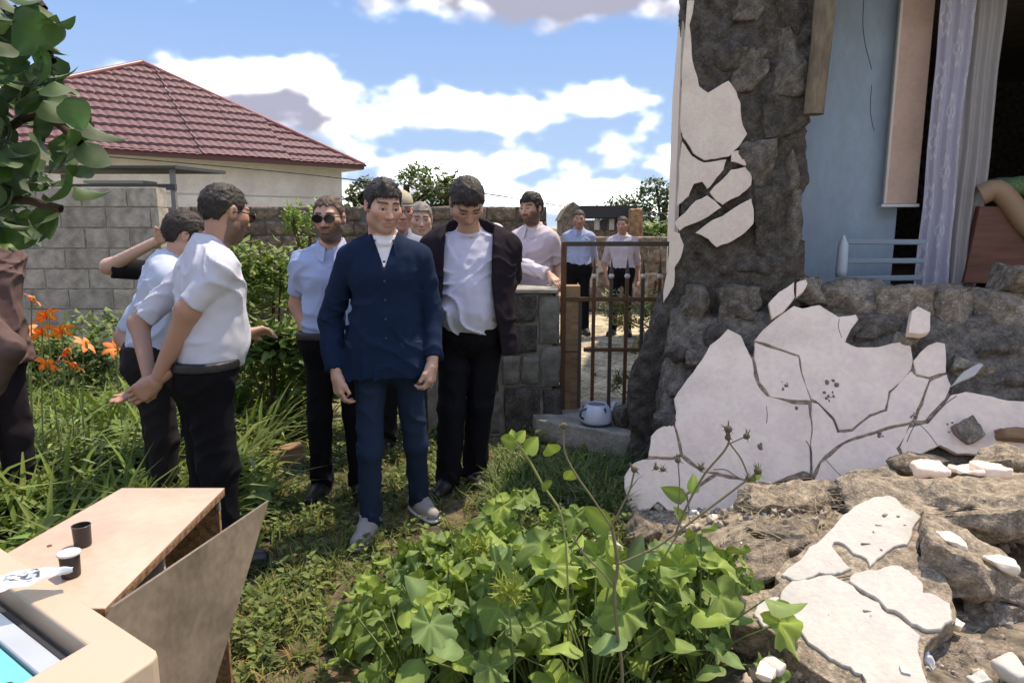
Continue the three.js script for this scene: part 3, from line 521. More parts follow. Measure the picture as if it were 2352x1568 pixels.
// ---------------------------------------------------------------- neighbour's house with metal tile roof
{
  const A = V(-12.3, 0, -12.8), B = V(-4.15, 0, -20), u = B.clone().sub(A), L = u.length(); u.normalize(); const inn = V(u.z, 0, -u.x); if (inn.z > 0) inn.negate();
  const nb = thing('neighbour_house', 'pale house with maroon metal tile hip roof behind the block wall', 'house', A, Math.atan2(-u.z, u.x));
  nb.updateMatrixWorld(true);                       // local x along the facade, local -z into the house
  const eY = 3.2, apW = at(325, 148, 19.6), ap = nb.worldToLocal(apW.clone()); const DEP = -ap.z * 2;
  const cream = mat([.78, .76, .71], .85, { map: rep(texPlaster, .6) });
  mesh('wall', boxUV(box(L - .9, eY - .05, DEP - .9, L / 2, (eY - .05) / 2, -DEP / 2)), cream, nb);
  mesh('soffit', box(L - .02, .05, DEP - .02, L / 2, eY - .055, -DEP / 2), mat([.58, .55, .51], .8), nb);
  mesh('fascia', box(L, .17, .03, L / 2, eY + .02, .018), mat([.13, .055, .05], .6), nb);
  for (let i = 0; i < 5; i++) mesh('lath', box(L - 1, .018, .012, L / 2, .35 + i * .5, -.43), mat([.50, .48, .44], .8), nb);
  const tin = mat([.135, .062, .066], .6, { bumpMap: rep(bumpFine, 2), bumpScale: .001 });
  const face = (P0, ux, len, apex, name) => {
    // P0 eave start, ux eave direction, apex: the triangle's top; sheets side by side
    const a = apex.clone().sub(P0), sA = a.dot(ux), up = a.clone().sub(ux.clone().multiplyScalar(sA)), T = up.length(); up.normalize(); const nn = ux.clone().cross(up); if (nn.y < 0) nn.negate();
    const tmax = s => s < sA ? T * s / sA : T * (len - s) / (len - sA);
    const NP = Math.ceil(len / 1.15);
    for (let k = 0; k < NP; k++) {
      const s0 = len * k / NP, s1 = len * (k + 1) / NP + .03, nc = 30, rows = []; const tm = Math.max(tmax(s0), tmax(s1), s0 < sA && s1 > sA ? T : 0);
      for (let t = 0; t < tm; t += .36) { rows.push(t, t + .02, t + .12, t + .24, t + .345); } rows.push(tm);
      const pos = [], idx = [];
      rows.forEach(t0 => { for (let i = 0; i <= nc; i++) { const s = s0 + (s1 - s0) * i / nc, t = Math.min(t0, tmax(s)); const ph = (t0 / .36) % 1, st = .05 * (1 - ph) + (ph > .94 ? -.012 : 0), w = .026 * Math.pow(Math.abs(Math.sin(s * Math.PI / .2)), .7); const lift = Math.min(1, 1) * (st + w) + (k % 2 ? .004 : 0) + (k === 6 || k === 7 ? .035 : 0); const q = P0.clone().addScaledVector(ux, s).addScaledVector(up, t).addScaledVector(nn, lift); pos.push(q.x, q.y, q.z); } });
      for (let j = 0; j < rows.length - 1; j++) for (let i = 0; i < nc; i++) { const q = j * (nc + 1) + i; idx.push(q, q + 1, q + nc + 1, q + 1, q + nc + 2, q + nc + 1); }
      const g = new THREE.BufferGeometry(); g.setAttribute('position', new THREE.Float32BufferAttribute(pos, 3)); g.setIndex(idx); g.computeVertexNormals();
      tin.side = THREE.DoubleSide; mesh(name, g, tin, nb);
    }
  };
  const c = [V(0, eY, .05), V(L, eY, .05), V(L, eY, -DEP), V(0, eY, -DEP)];
  face(c[0], V(1, 0, 0), L, ap, 'roof_sheet'); face(c[1], V(0, 0, -1), DEP, ap, 'roof_sheet'); face(c[3], V(0, 0, 1), DEP, ap, 'roof_sheet');
  const cap = mat([.24, .10, .10], .4); for (const q of [c[0], c[1]]) mesh('ridge_cap', bar(q.clone().add(V(0, .05, 0)), ap.clone().add(V(0, .06, 0)), .07, .07, 8), cap, nb);
  // snow guard rail low on the roof
  // cable along the eaves and across the sky
  const cm = mat([.03, .03, .03], .6);
  tag(mesh('cable', tube([at(150, 352, 13), at(420, 374, 13.5), at(700, 400, 14), at(860, 418, 14.5), at(1000, 430, 15), at(1130, 447, 15.5), at(1330, 478, 16), at(1560, 492, 17), at(1800, 500, 18)], .012, 60, 5), cm), 'thin black cable sagging across the sky from the pale house', 'cable');
}
// ---------------------------------------------------------------- people
function handGeo(w, dir, nrm, side, curl, h, col, sc = 1) {
  const d = dir.clone().normalize(), n = nrm.clone().addScaledVector(d, -nrm.dot(d)).normalize(), t = d.clone().cross(n).multiplyScalar(side);
  const P = (a, b, c) => w.clone().addScaledVector(d, a * sc).addScaledVector(t, b * sc).addScaledVector(n, c * sc);
  const cap = (a, b, ra, rb) => [a.x, a.y, a.z, b.x, b.y, b.z, ra * sc, rb * sc];
  const palm = [cap(P(-.05, 0, 0), P(.01, 0, 0), .027, .025)], fg = [];
  const off = [.031, .0105, -.0105, -.030], len = [.94, 1.05, .98, .78];
  for (let i = 0; i < 4; i++) {
    const k = P(.088 - Math.abs(i - 1.2) * .004, off[i], 0); palm.push(cap(P(.015, off[i] * .6, 0), k, .0165, .0135));
    let a = curl[i] * .75, p = k.clone(); const L = [.044, .028, .022];
    for (let j = 0; j < 3; j++) { const q = p.clone().addScaledVector(d, Math.cos(a) * L[j] * len[i] * sc).addScaledVector(n, Math.sin(a) * L[j] * len[i] * sc).addScaledVector(t, -off[i] * .04 * sc); fg.push(cap(p, q, .0098 - j * .0009, .0092 - j * .0011)); p = q; a += curl[i] * (j ? .8 : 1.1); }
  }
  palm.push(cap(P(.02, .018, .006), P(.05, .028, .012), .018, .015));
  const th = [cap(P(.028, .024, .006), P(.058, .046, .016), .0155, .0125), cap(P(.058, .046, .016), P(.092, .052, .024 + .012 * curl[0]), .0118, .0095)];
  const fp = capsules(palm, .018 * sc), ff = capsules(fg, .0025), ft = capsules(th, .008);
  const c = P(.07, .005, .02), R = .14 * sc;
  return nets((x, y, z) => smin(smin(fp(x, y, z), ff(x, y, z), .007), ft(x, y, z), .012), [c.x - R, c.y - R, c.z - R], [c.x + R, c.y + R, c.z + R], h, () => col);
}
const eyeD = [.02, .013, .01];
function headGeo(o, h) {
  const J = o.jaw || 1, W = o.wide || 1, skin = o.skin, beard = o.beard || 0, bc = o.beardColor || [.05, .035, .026];
  const f = (x0, y, z) => {
    const x = x0 / W, ax = Math.abs(x);
    let d = ell(x, y, z, 0, .030, -.012, .0755, .089, .097);
    d = smin(d, ell(x, y, z, 0, -.040, .020, .0565 * J, .078, .070), .045);
    d = smin(d, Math.hypot(x * .8, y + .098, z - .064) - .022 * J, .035);
    d = smin(d, Math.hypot(ax - .047 * J, y + .062, z - .008) - .027, .04);
    d = smin(d, Math.hypot(ax - .043, y + .016, z - .062) - .024, .03);
    d = smin(d, Math.hypot(Math.max(ax - .034, 0), y - .026, z - .080) - .013, .02);
    d = smax(d, -(Math.hypot(ax - .032, (y - .004) * 1.25, z - .103) - .018), .016);
    d = smin(d, Math.hypot(ax - .0315, y - .003, z - .0755) - .0138, .004);
    const t = clamp((.016 - y) / .048, 0, 1);
    d = smin(d, Math.hypot(x, y - mix(.016, -.032, t), z - mix(.088, .111, t)) - mix(.0075, .0125, t), .012);
    d = smin(d, Math.hypot(ax - .0125, y + .036, z - .098) - .0085, .008);
    d = smin(d, Math.hypot(Math.max(ax - .016, 0), (y + .061) * 1.2, z - .0885) - .0085, .012);
    d = smin(d, Math.hypot(Math.max(ax - .012, 0), (y + .073) * 1.2, z - .0865) - .009, .010);
    d = smax(d, -(Math.hypot(Math.max(ax - .022, 0), (y + .0665) * 2.2, z - .101) - .0065), .006);
    d = smin(d, smax(ell(ax, y, z, .0785, .000, -.008, .011, .033, .020), -(ell(ax, y, z, .091, .000, -.004, .009, .022, .012)), .005), .008);
    d = smin(d, Math.hypot(x, z + .022) - .054 + Math.max(0, y + .06) * .6, .03);
    if (y < -.17) d = Math.max(d, -.17 - y);
    return d;
  };
  const color = (x0, y, z) => {
    const x = x0 / W, ax = Math.abs(x); let c = skin.slice(); const blend = (q, k) => { c = c.map((v, i) => mix(v, q[i], k)); };
    const fl = .06 * fbm(x * 30, y * 30, z * 30, 2); c = c.map(v => v * (1 + fl));
    blend([skin[0] * 1.02, skin[1] * .78, skin[2] * .72], .5 * Math.exp(-((ax - .045) ** 2 + (y + .03) ** 2) / .0006) * (z > .02 ? 1 : 0) + .4 * Math.exp(-(x * x + (y + .032) ** 2) / .00025) * (z > .09 ? 1 : 0));
    if (beard > 0 && z > -.025) {
      const top = -.052 + .5 * Math.max(0, ax - .035) + .02 * noise(x * 60, y * 60, z * 60), chin = sst(top + .008, top - .010, y);
      const mu = sst(.012, .004, Math.abs(y + .048)) * sst(.034, .024, ax) * (z > .05 ? 1 : 0), cheek = ax > .05 ? sst(-.01, -.03, y) * .8 : 0;
      blend(bc, beard * Math.max(chin, mu, cheek) * (y < -.125 ? sst(-.165, -.12, y) : 1));
    }
    if (z > .07) { const l = Math.exp(-(((ax < .02 ? 0 : ax - .02) / .006) ** 2) - ((y + .067) / .0075) ** 2); blend([skin[0] * .72, skin[1] * .45, skin[2] * .45], .75 * l); }
    const by = .027 + .004 * Math.cos((ax - .034) * 60); if (z > .045 && ax > .011 && ax < .057) blend(o.brow || [.035, .025, .02], .92 * sst(.0075, .0035, Math.abs(y - by)) * sst(.058, .05, ax));
    if (z > .06) { const ex = (ax - .032) / .0145, ey = (y - .0015) / .0052, e = ex * ex + ey * ey; if (e < 1.9) { blend(eyeD, sst(1.9, 1.2, e) * .75); if (e < 1) { const q = Math.abs(ex) < .45 ? [.018, .012, .01] : [.45, .42, .40]; blend(q, sst(1, .6, e)); } } }
    return c;
  };
  return nets(f, [-.105, -.172, -.12], [.105, .13, .13], h, color);
}
function hairGeo(o, h) {
  const t = o.thick ?? .014, sd = o.seed || 1, fr = o.front ?? .062, low = o.low ?? -.06, tm = o.topMore ?? 0, W = o.wide || 1;
  return nets((x0, y, z) => {
    const x = x0 / W, ax = Math.abs(x);
    const n = .006 * noise(x * 38 + sd, y * 30, z * 22) + .0042 * noise(x * 110, y * 70 + sd, z * 60);
    let d = ell(x, y, z, 0, .032, -.012, .0765 + t * .75, .089 + t + tm * sst(-.04, .08, z), .098 + t) + n;
    let line = z > .055 ? fr - .25 * Math.max(0, ax - .035) * 0 : z > .03 ? mix(.014, fr, (z - .03) / .025) : z > -.028 ? mix(.016, .012, 0) - (z > .008 ? .042 * sst(.008, .02, z) * sst(.034, .022, z) : 0) : mix(.010, low, sst(-.028, -.06, z));
    if (z > .03 && z <= .055) line = Math.min(line, mix(.01, fr, sst(.028, .055, z)));
    d = smax(d, (line - y) * .8 + n * 1.5, .006);
    if (o.part) d += .004 * Math.abs(Math.sin((x + .02) * 60)) * sst(.05, .1, y);
    return d;
  }, [-.12, -.10, -.14], [.12, .16, .13], h);
}
// short strands standing off the hair mass
function strands(g, o) {
  const R = rng((o.seed || 1) * 13), p = g.attributes.position, nn = g.attributes.normal, N = 2200, L = Math.min(.030, .010 + (o.thick ?? .014) * .9), pos = [], nor = [], idx = [], a = V(), n = V(), d = V(), s = V();
  for (let i = 0; i < N; i++) {
    const k = Math.floor(R() * p.count); a.fromBufferAttribute(p, k); n.fromBufferAttribute(nn, k); if (a.y < -.055) continue;
    d.set(a.x * 3 + (R() - .5) * .7, -.35 - (a.z < 0 ? .5 : 0) + (R() - .5) * .5, a.z > .03 ? .5 : -.6); d.addScaledVector(n, -d.dot(n)).normalize().addScaledVector(n, .12 + .32 * R()).normalize(); s.copy(d).cross(n).normalize().multiplyScalar(.0011);
    const l = L * (.5 + .8 * R()), b = pos.length / 3; a.addScaledVector(n, -.002);
    const m = a.clone().addScaledVector(d, l * .55), e = a.clone().addScaledVector(d, l).addScaledVector(n, -l * .22);
    pos.push(a.x - s.x, a.y - s.y, a.z - s.z, a.x + s.x, a.y + s.y, a.z + s.z, m.x - s.x, m.y - s.y, m.z - s.z, m.x + s.x, m.y + s.y, m.z + s.z, e.x, e.y, e.z);
    for (let q = 0; q < 5; q++) nor.push(n.x, n.y, n.z); idx.push(b, b + 1, b + 2, b + 1, b + 3, b + 2, b + 2, b + 3, b + 4);
  }
  const h = new THREE.BufferGeometry(); h.setAttribute('position', new THREE.Float32BufferAttribute(pos, 3)); h.setAttribute('normal', new THREE.Float32BufferAttribute(nor, 3)); h.setIndex(idx);
  return mergeGeometries([g, h]);
}
const skinMat = new THREE.MeshStandardMaterial({ vertexColors: true, roughness: .58 });
const clothBump = noiseTex(128, (u, v) => .5 + .5 * Math.sin(u * 6.283 * 32) * Math.sin(v * 6.283 * 32), false);
function cloth(c, r = .9) { return new THREE.MeshPhysicalMaterial({ color: lin(...c), roughness: r, specularIntensity: .35 }); }
function person(o) {
  const s = (o.H || 1.75) / 1.75, B = o.build || 1, lean = (o.lean || 0) * Math.PI / 180, cl = Math.cos(lean), sl = Math.sin(lean), ch = o.h || .012, fine = o.fine || .0042;
  const g = thing('person', o.label, 'person', V(o.x, o.y ?? gh(o.x, o.z), o.z), (o.yaw || 0) * Math.PI / 180, o.group); g.updateMatrixWorld(true);
  const px = q => q.isVector3 ? q : g.worldToLocal(at(q[0], q[1], q[2]));
  const py = .95 * s, TL = (x, y, z) => { x *= s; y *= s; z *= s; const a = y - py; return V(x, py + a * cl - z * sl, z * cl + a * sl); };
  const un = (y, z) => { const a = y - py; return [py + a * cl + z * sl, z * cl - a * sl]; };
  const skin = o.skin || [.46, .28, .205];
  const J = {}; for (const k of ['L', 'R']) {
    const m = k === 'L' ? 1 : -1, A = (o.arms || {})[k] || {};
    J['s' + k] = TL(m * .172 * (B * .75 + .25), 1.372, -.012); J['e' + k] = A.e ? px(A.e) : TL(m * .235 * B, 1.12, -.03); J['w' + k] = A.w ? px(A.w) : TL(m * .25 * B, .875, .05);
    const G = (o.legs || {})[k] || {};
    J['h' + k] = V(m * .088 * s, .90 * s, 0); J['a' + k] = G.a ? px(G.a) : V(m * .11 * s, .085, m * (o.stride || 0) * .5); J['k' + k] = G.k ? px(G.k) : J['h' + k].clone().lerp(J['a' + k], .5).add(V(0, .0, .02));
  }
  const hd = o.head || {}, hc = TL(0, 1.618, .03 + (hd.fwd || 0)), HM = new THREE.Matrix4().makeRotationFromEuler(new THREE.Euler(((hd.pitch || 0)) * Math.PI / 180 + lean * .45, (hd.yaw || 0) * Math.PI / 180, (hd.roll || 0) * Math.PI / 180, 'YXZ')); HM.setPosition(hc); const HS = new THREE.Matrix4().makeScale(s * (hd.size || 1), s * (hd.size || 1), s * (hd.size || 1)); HM.multiply(HS);
  const torso = (inf, hem = 1) => { const r = (v) => (v + inf) * s, b = B; return capsules([[-.108 * b * s, 1.374 * s, -.015 * s, .108 * b * s, 1.374 * s, -.015 * s, r(.058), r(.058)], [-.066 * b * s, 1.28 * s, 0, .066 * b * s, 1.28 * s, 0, r(.102 * b), r(.102 * b)], [-.060 * b * s, 1.11 * s, .004, .060 * b * s, 1.11 * s, .004, r(.095 * b), r(.095 * b)], [-.066 * b * s, .975 * s, 0, .066 * b * s, .975 * s, 0, r(.104), r(.104)], ...(hem < .93 ? [[-.080 * s * (b * .5 + .5), .86 * s, -.004, .080 * s * (b * .5 + .5), .86 * s, -.004, r(.112), r(.112)], [-.078 * s * (b * .5 + .5), .78 * s, -.004, .078 * s * (b * .5 + .5), .78 * s, -.004, r(.112), r(.112)]] : []), [0, 1.445 * s, -.028 * s, .11 * s, 1.392 * s, -.02 * s, r(.040), r(.036)], [0, 1.445 * s, -.028 * s, -.11 * s, 1.392 * s, -.02 * s, r(.040), r(.036)], ...(o.belly ? [[0, 1.13 * s, .05 * s, 0, 1.04 * s, .06 * s, r(.12 * o.belly), r(.125 * o.belly)]] : [])], .085); };
  const arm = (k, inf0, inf1, frac) => { // frac 0..2 along upper arm then forearm
    const S = J['s' + k], E = J['e' + k], Wr = J['w' + k], l = []; const up = frac >= 1 ? E : S.clone().lerp(E, frac);
    l.push([S.x, S.y, S.z, up.x, up.y, up.z, (.051 * (B * .5 + .5)) * s + inf0, mix(.056, .043, Math.min(frac, 1)) * s + (frac < 1 ? inf1 : mix(inf0, inf1, .5))]);
    if (frac > 1) { const q = E.clone().lerp(Wr, frac - 1); l.push([E.x, E.y, E.z, q.x, q.y, q.z, .043 * s + mix(inf0, inf1, .5), mix(.043, .029, frac - 1) * s + inf1]); }
    const c = frac >= 1 ? E.clone().lerp(Wr, frac - 1) : up, dv = (frac > 1 ? Wr.clone().sub(E) : E.clone().sub(S)).normalize(); return { l, c, dv };
  };
  // body, one continuous skin
  const bp = [], tb = torso(-.012); const nk = TL(0, 1.42, -.02), nt = hc.clone().applyMatrix4(new THREE.Matrix4()).add(V(0, -.06 * s, -.018 * s)); bp.push([nk.x, nk.y, nk.z, nt.x, nt.y, nt.z, .058 * s, .053 * s]);
  for (const k of ['L', 'R']) { bp.push(...arm(k, 0, 0, 2).l); const h = J['h' + k], kn = J['k' + k], a = J['a' + k]; bp.push([h.x, h.y, h.z, kn.x, kn.y, kn.z, .072 * s, .05 * s], [kn.x, kn.y, kn.z, a.x, a.y, a.z, .048 * s, .036 * s], [a.x, a.y - .03, a.z, a.x, a.y - .04, a.z + .05, .03, .024]); }
  const fb = capsules(bp, .035), body = (x, y, z) => { const [yy, zz] = un(y, z); return smin(fb(x, y, z), yy > .86 * s ? tb(x, yy, zz) : 9, .06); };
  let lo = [9, 9, 9], hi = [-9, -9, -9]; for (const c of bp) for (let k = 0; k < 3; k++) { lo[k] = Math.min(lo[k], c[k] - .16, c[k + 3] - .16); hi[k] = Math.max(hi[k], c[k] + .16, c[k + 3] + .16); } lo[1] = -.02; if (o.belly) hi[2] += .1;
  const parts = [nets(body, lo, hi, ch * 1.2, () => skin)];
  parts.push(headGeo({ ...o.face, skin }, fine).applyMatrix4(HM));
  for (const k of ['L', 'R']) { const A = (o.arms || {})[k] || {}; if (A.hide) continue; const fd = J['w' + k].clone().sub(J['e' + k]).normalize(), m = k === 'L' ? 1 : -1; const hv = A.dir ? V(...A.dir) : fd; const n = A.palm ? V(...A.palm) : V(-m, 0, .2); parts.push(handGeo(J['w' + k].clone().addScaledVector(fd, .012), hv, n, k === 'R' ? 1 : -1, A.curl || [.35, .42, .5, .55], o.handh || .0045, skin, s)); }
  mesh('body', mergeGeometries(parts), skinMat, g);
  // hair or cap
  if (o.hair) mesh('hair', strands(hairGeo({ ...o.hair, wide: (o.face || {}).wide }, fine), o.hair).applyMatrix4(HM), mat(o.hair.color || [.022, .017, .015], .7), g);
  // shirt
  const wr = (a, sd, fx = 5, fy = 7) => (x, y, z) => { const w = 1.9 * noise(x * 4 + sd, y * 4, z * 4), m1 = sst(-.25, .3, noise(x * 3, y * 3 + sd, z * 3 + 5)), m2 = sst(-.2, .35, noise(x * 4 + 9, y * 3, z * 4 - sd)); const c1 = Math.pow(1 - Math.abs(Math.sin(Math.PI * (y * fy + x * fx * .7 + w))), 2.2), c2 = Math.pow(1 - Math.abs(Math.sin(Math.PI * (y * fy * .8 - x * fx + z * 3 + w * 1.2 + 3))), 2.2); return -a * (1.0 * m1 * c1 + .9 * m2 * c2) + a * .35 + a * .3 * noise(x * 20, y * 20 + sd, z * 20); };
  const top = (t, name) => {
    const inf = t.inf ?? .012, T = torso(inf, t.hem ?? .95), hem = (t.hem ?? .95) * s, w = wr(t.wr ?? .013, t.seed || 3), arms = ['L', 'R'].map(k => { const a = arm(k, (t.armInf ?? .010) + (t.sleeve < 1 ? .002 : 0), t.cuffInf ?? (t.sleeve < 1 ? .018 : .011), t.sleeve ?? 1.95); return { f: capsules(a.l, .03), c: a.c, d: a.dv, s: J['s' + k] }; });
    const nc = [0, 1.468 * s, -.012 * s], R1 = (t.collarR ?? .062) * s;
    const f = (x, y, z) => {
      const [yy, zz] = un(y, z); let d = T(x, yy, zz);
      if (t.flare) d -= t.flare * sst(1.15 * s, hem, yy);
      d = Math.max(d, hem - yy - .012 * Math.cos(x * 9) * (t.curve || 0));
      for (const a of arms) { const q = Math.max(a.f(x, y, z), (x - a.c.x) * a.d.x + (y - a.c.y) * a.d.y + (z - a.c.z) * a.d.z); const ds = Math.hypot(x - a.s.x, y - a.s.y, z - a.s.z); d = smin(d, q, mix(.05, .006, sst(.06, .16, ds))); }
      d += w(x, yy, zz);
      if (t.collar) { const dy = yy - nc[1] - (zz < 0 ? .018 : -.012 * zz / .06) * 1, r = Math.hypot(x, (zz - nc[2]) * .92) - R1, hgt = .019; const q = Math.hypot(Math.max(0, Math.abs(r - (dy < 0 ? .006 : 0)) - .002), Math.max(0, Math.abs(dy) - hgt)) - .006; d = smin(d, t.v || t.openCollar ? Math.max(q, zz > 0 ? .018 - Math.abs(x) : -1) : q, .008); }
      if (t.v) { const y0 = t.v * s, wg = Math.max(Math.abs(x) - Math.max(-.02, (yy - y0) * (t.vs || .36)), -zz + .0); d = smax(d, -wg, .006); }
      if (t.open) { const wg = Math.max(Math.abs(x - .004) - t.open - (t.openSlope || 0) * Math.max(0, (1.2 * s - yy)), -zz + .02); d = smax(d, -wg, .012); }
      return d;
    };
    const L2 = lo.slice(), H2 = hi.slice(); L2[1] = hem - .25; return mesh(name, nets(f, L2, H2, t.h || ch * .78), cloth(t.c), g);
  };
  if (o.under) top({ sleeve: .4, armInf: -.012, cuffInf: -.012, inf: .002, wr: .002, collar: true, collarR: .058, ...o.under }, o.under.name || 'undershirt');
  const shirt = top({ collar: false, ...o.shirt }, o.shirt.name || 'shirt');
  if (o.shirt.fold !== 0) { // turned down collar
    const cl0 = [], ci = [], NA = 36, gap = o.shirt.v ? .62 : .30, prof = [[.060, -.022], [.0615, .006], [.064, .024], [.068, .029], [.074, .022], [.083, -.002], [.090, -.018]];
    for (let i = 0; i <= NA; i++) { const u = i / NA * 2 - 1, a = u * (Math.PI - gap), fr = sst(.45, 1, Math.abs(u)); prof.forEach(([r, y], j) => { const out = j > 3 ? (j - 3) / 3 : 0, rr = r + .008 * fr * out, yy = 1.484 + y - .052 * fr - .030 * out * fr * fr - .004 * Math.sin(i * 1.3) * out; const q = TL(Math.sin(a) * rr * 1.0, yy, -.014 - Math.cos(a) * rr * (1.02 + .20 * fr)); cl0.push(q.x, q.y, q.z); }); }
    const P = prof.length; for (let i = 0; i < NA; i++) for (let j = 0; j < P - 1; j++) { const a = i * P + j; ci.push(a, a + 1, a + P, a + 1, a + P + 1, a + P); }
    const cgx = new THREE.BufferGeometry(); cgx.setAttribute('position', new THREE.Float32BufferAttribute(cl0, 3)); cgx.setIndex(ci); cgx.computeVertexNormals(); const cm2 = cloth(o.shirt.c); cm2.side = THREE.DoubleSide; mesh('collar', cgx, cm2, shirt);
  }
  if (o.jacket) top({ sleeve: 1.92, ...o.jacket }, 'jacket');
  // pocket flap and placket buttons sit on the shirt
  if (o.buttons) for (let i = 0; i < 5; i++) { const yy = (1.36 - i * .09) * s; let zz = .3; const T = torso(o.shirt.inf ?? .012); while (zz > 0 && T(.0, yy, zz) > .003) zz -= .002; const q = TL(0, yy / s, zz / s); mesh('button', new THREE.CylinderGeometry(.006, .006, .004, 10).rotateX(Math.PI / 2).translate(q.x, q.y, q.z), mat(o.buttons, .4), shirt); }
  // trousers
  const tr = o.trousers || {}, tc = cloth(tr.c || [.012, .012, .016], .8), tw = wr(tr.wr ?? .010, 8, 9, 5);
  const legs = ['L', 'R'].map(k => { const h = J['h' + k], kn = J['k' + k], a = J['a' + k], f = tr.loose || 0; return capsules([[h.x, h.y, h.z, kn.x, kn.y, kn.z, (.085 + f * .5) * s * (B * .4 + .6), (.066 + f) * s], [kn.x, kn.y, kn.z, a.x, a.y - .02, a.z, (.066 + f) * s, (.058 + f) * s]], .03); });
  const hip = capsules([[-.078 * s * B, .955 * s, 0, .078 * s * B, .955 * s, 0, .128 * s, .128 * s], [-.07 * s, .87 * s, -.015, .07 * s, .87 * s, -.015, .115 * s, .115 * s], ...(o.belly ? [[0, .97 * s, .03, 0, .93 * s, .03, .12 * s * o.belly, .12 * s * o.belly]] : [])], .06);
  const belt = (tr.waist ?? 1.0) * s;
  const tf = (x, y, z) => { let l = Math.min(legs[0](x, y, z), legs[1](x, y, z)); let d = smin(hip(x, y, z), l, .045); d += tw(x, y, z) * (1 + .8 * sst(.3, .1, y)); return Math.max(d, y - belt - z * sl * .3, .045 - y); };
  mesh('trousers', nets(tf, [lo[0], 0, lo[2]], [hi[0], belt + .05, hi[2]], ch * .9), tc, g);
  if (o.belt) mesh('belt', nets((x, y, z) => Math.max(hip(x, y, z) - .008, y - belt - .004, belt - .036 - y), [lo[0], belt - .1, lo[2]], [hi[0], belt + .05, hi[2]], ch * .8), mat(o.belt, .5), g);
  // shoes
  for (const k of ['L', 'R']) {
    const a = J['a' + k], tx = ((o.legs || {})[k] || {}).toe ?? (k === 'L' ? .25 : -.25), dx = Math.sin(tx), dz = Math.cos(tx), sc = o.shoe || {};
    const f0 = capsules([[a.x - dx * .045, .05, a.z - dz * .045, a.x + dx * .06, .048, a.z + dz * .06, .046, .046], [a.x + dx * .06, .045, a.z + dz * .06, a.x + dx * .165, .036, a.z + dz * .165, .046, .038], [a.x, .05, a.z, a.x, .11, a.z - .005, .045, .05]], .03);
    const gy = Math.max(0, a.y - .085);
    const sg = nets((x, y, z) => Math.max(f0(x, y - gy, z), .006 + gy - y, y - gy - .12), [a.x - .25, gy - .02, a.z - .25], [a.x + .25, gy + .2, a.z + .3], .009); const sm = mesh('shoe', sg, mat(sc.c || [.012, .011, .012], sc.r ?? .45), g);
    mesh('sole', nets((x, y, z) => Math.max(f0(x, .03, z) - .004, -(y - gy), y - gy - .022), [a.x - .25, gy - .03, a.z - .25], [a.x + .25, gy + .06, a.z + .3], .009), mat(sc.sole || [.02, .02, .02], .7), sm);
  }
  // glasses
  if (o.glasses) {
    const gm = mat(o.glasses.frame || [.01, .01, .01], .3), gl = o.glasses.dark ? mat([.012, .010, .012], .12) : new THREE.MeshPhysicalMaterial({ color: 0xffffff, transmission: 1, roughness: .02, thickness: 0 });
    const list = []; const lens = [];
    for (const m of [-1, 1]) { const sh = new THREE.Shape(); sh.absellipse(m * .033, .002, .0285, o.glasses.dark ? .0215 : .019, 0, Math.PI * 2); const l = new THREE.ExtrudeGeometry(sh, { depth: .002, bevelEnabled: false, curveSegments: 20 }); l.translate(0, 0, .107); l.deleteAttribute('uv'); lens.push(l); const t = new THREE.TorusGeometry(.0285, .0022, 6, 24); t.scale(1, o.glasses.dark ? .77 : .68, 1); t.translate(m * .033, .002, .108); list.push(t); list.push(tube([[m * .061, .010, .106], [m * .082, .010, .05], [m * .086, .006, -.005], [m * .082, -.012, -.025]], .0026, 10, 6)); }
    list.push(tube([[-.006, .006, .109], [0, .009, .111], [.006, .006, .109]], .0025, 6, 6)); list.forEach(q => q.deleteAttribute('uv'));
    const fr = mesh(o.glasses.dark ? 'sunglasses' : 'glasses', mergeGeometries(list).applyMatrix4(HM), gm, g); for (const l of lens) mesh('lens', l.applyMatrix4(HM), gl, fr);
  }
  if (o.cap) {
    const c = new THREE.SphereGeometry(1, 28, 12, 0, 6.2832, 0, 1.62); c.scale(.089, .082, .108); c.translate(0, .052, -.008); const cm = cloth(o.cap.c, .9); const cp = mesh('cap', c.applyMatrix4(HM), cm, g); cm.side = THREE.DoubleSide;
    if (o.cap.brim) { const b = new THREE.SphereGeometry(1, 20, 6, 0, Math.PI, 1.3, .3); b.scale(.078, .03, .085); b.rotateX(.12); b.translate(0, .045, .075); mesh('brim', b.applyMatrix4(HM), cm, cp); }
  }
  return g;
}
const foot = (px, py) => { const p = onY(px, py, 0); return { x: p.x, z: p.z }; };
const WHITE = [.56, .57, .65], NAVY = [.0045, .0045, .0075];
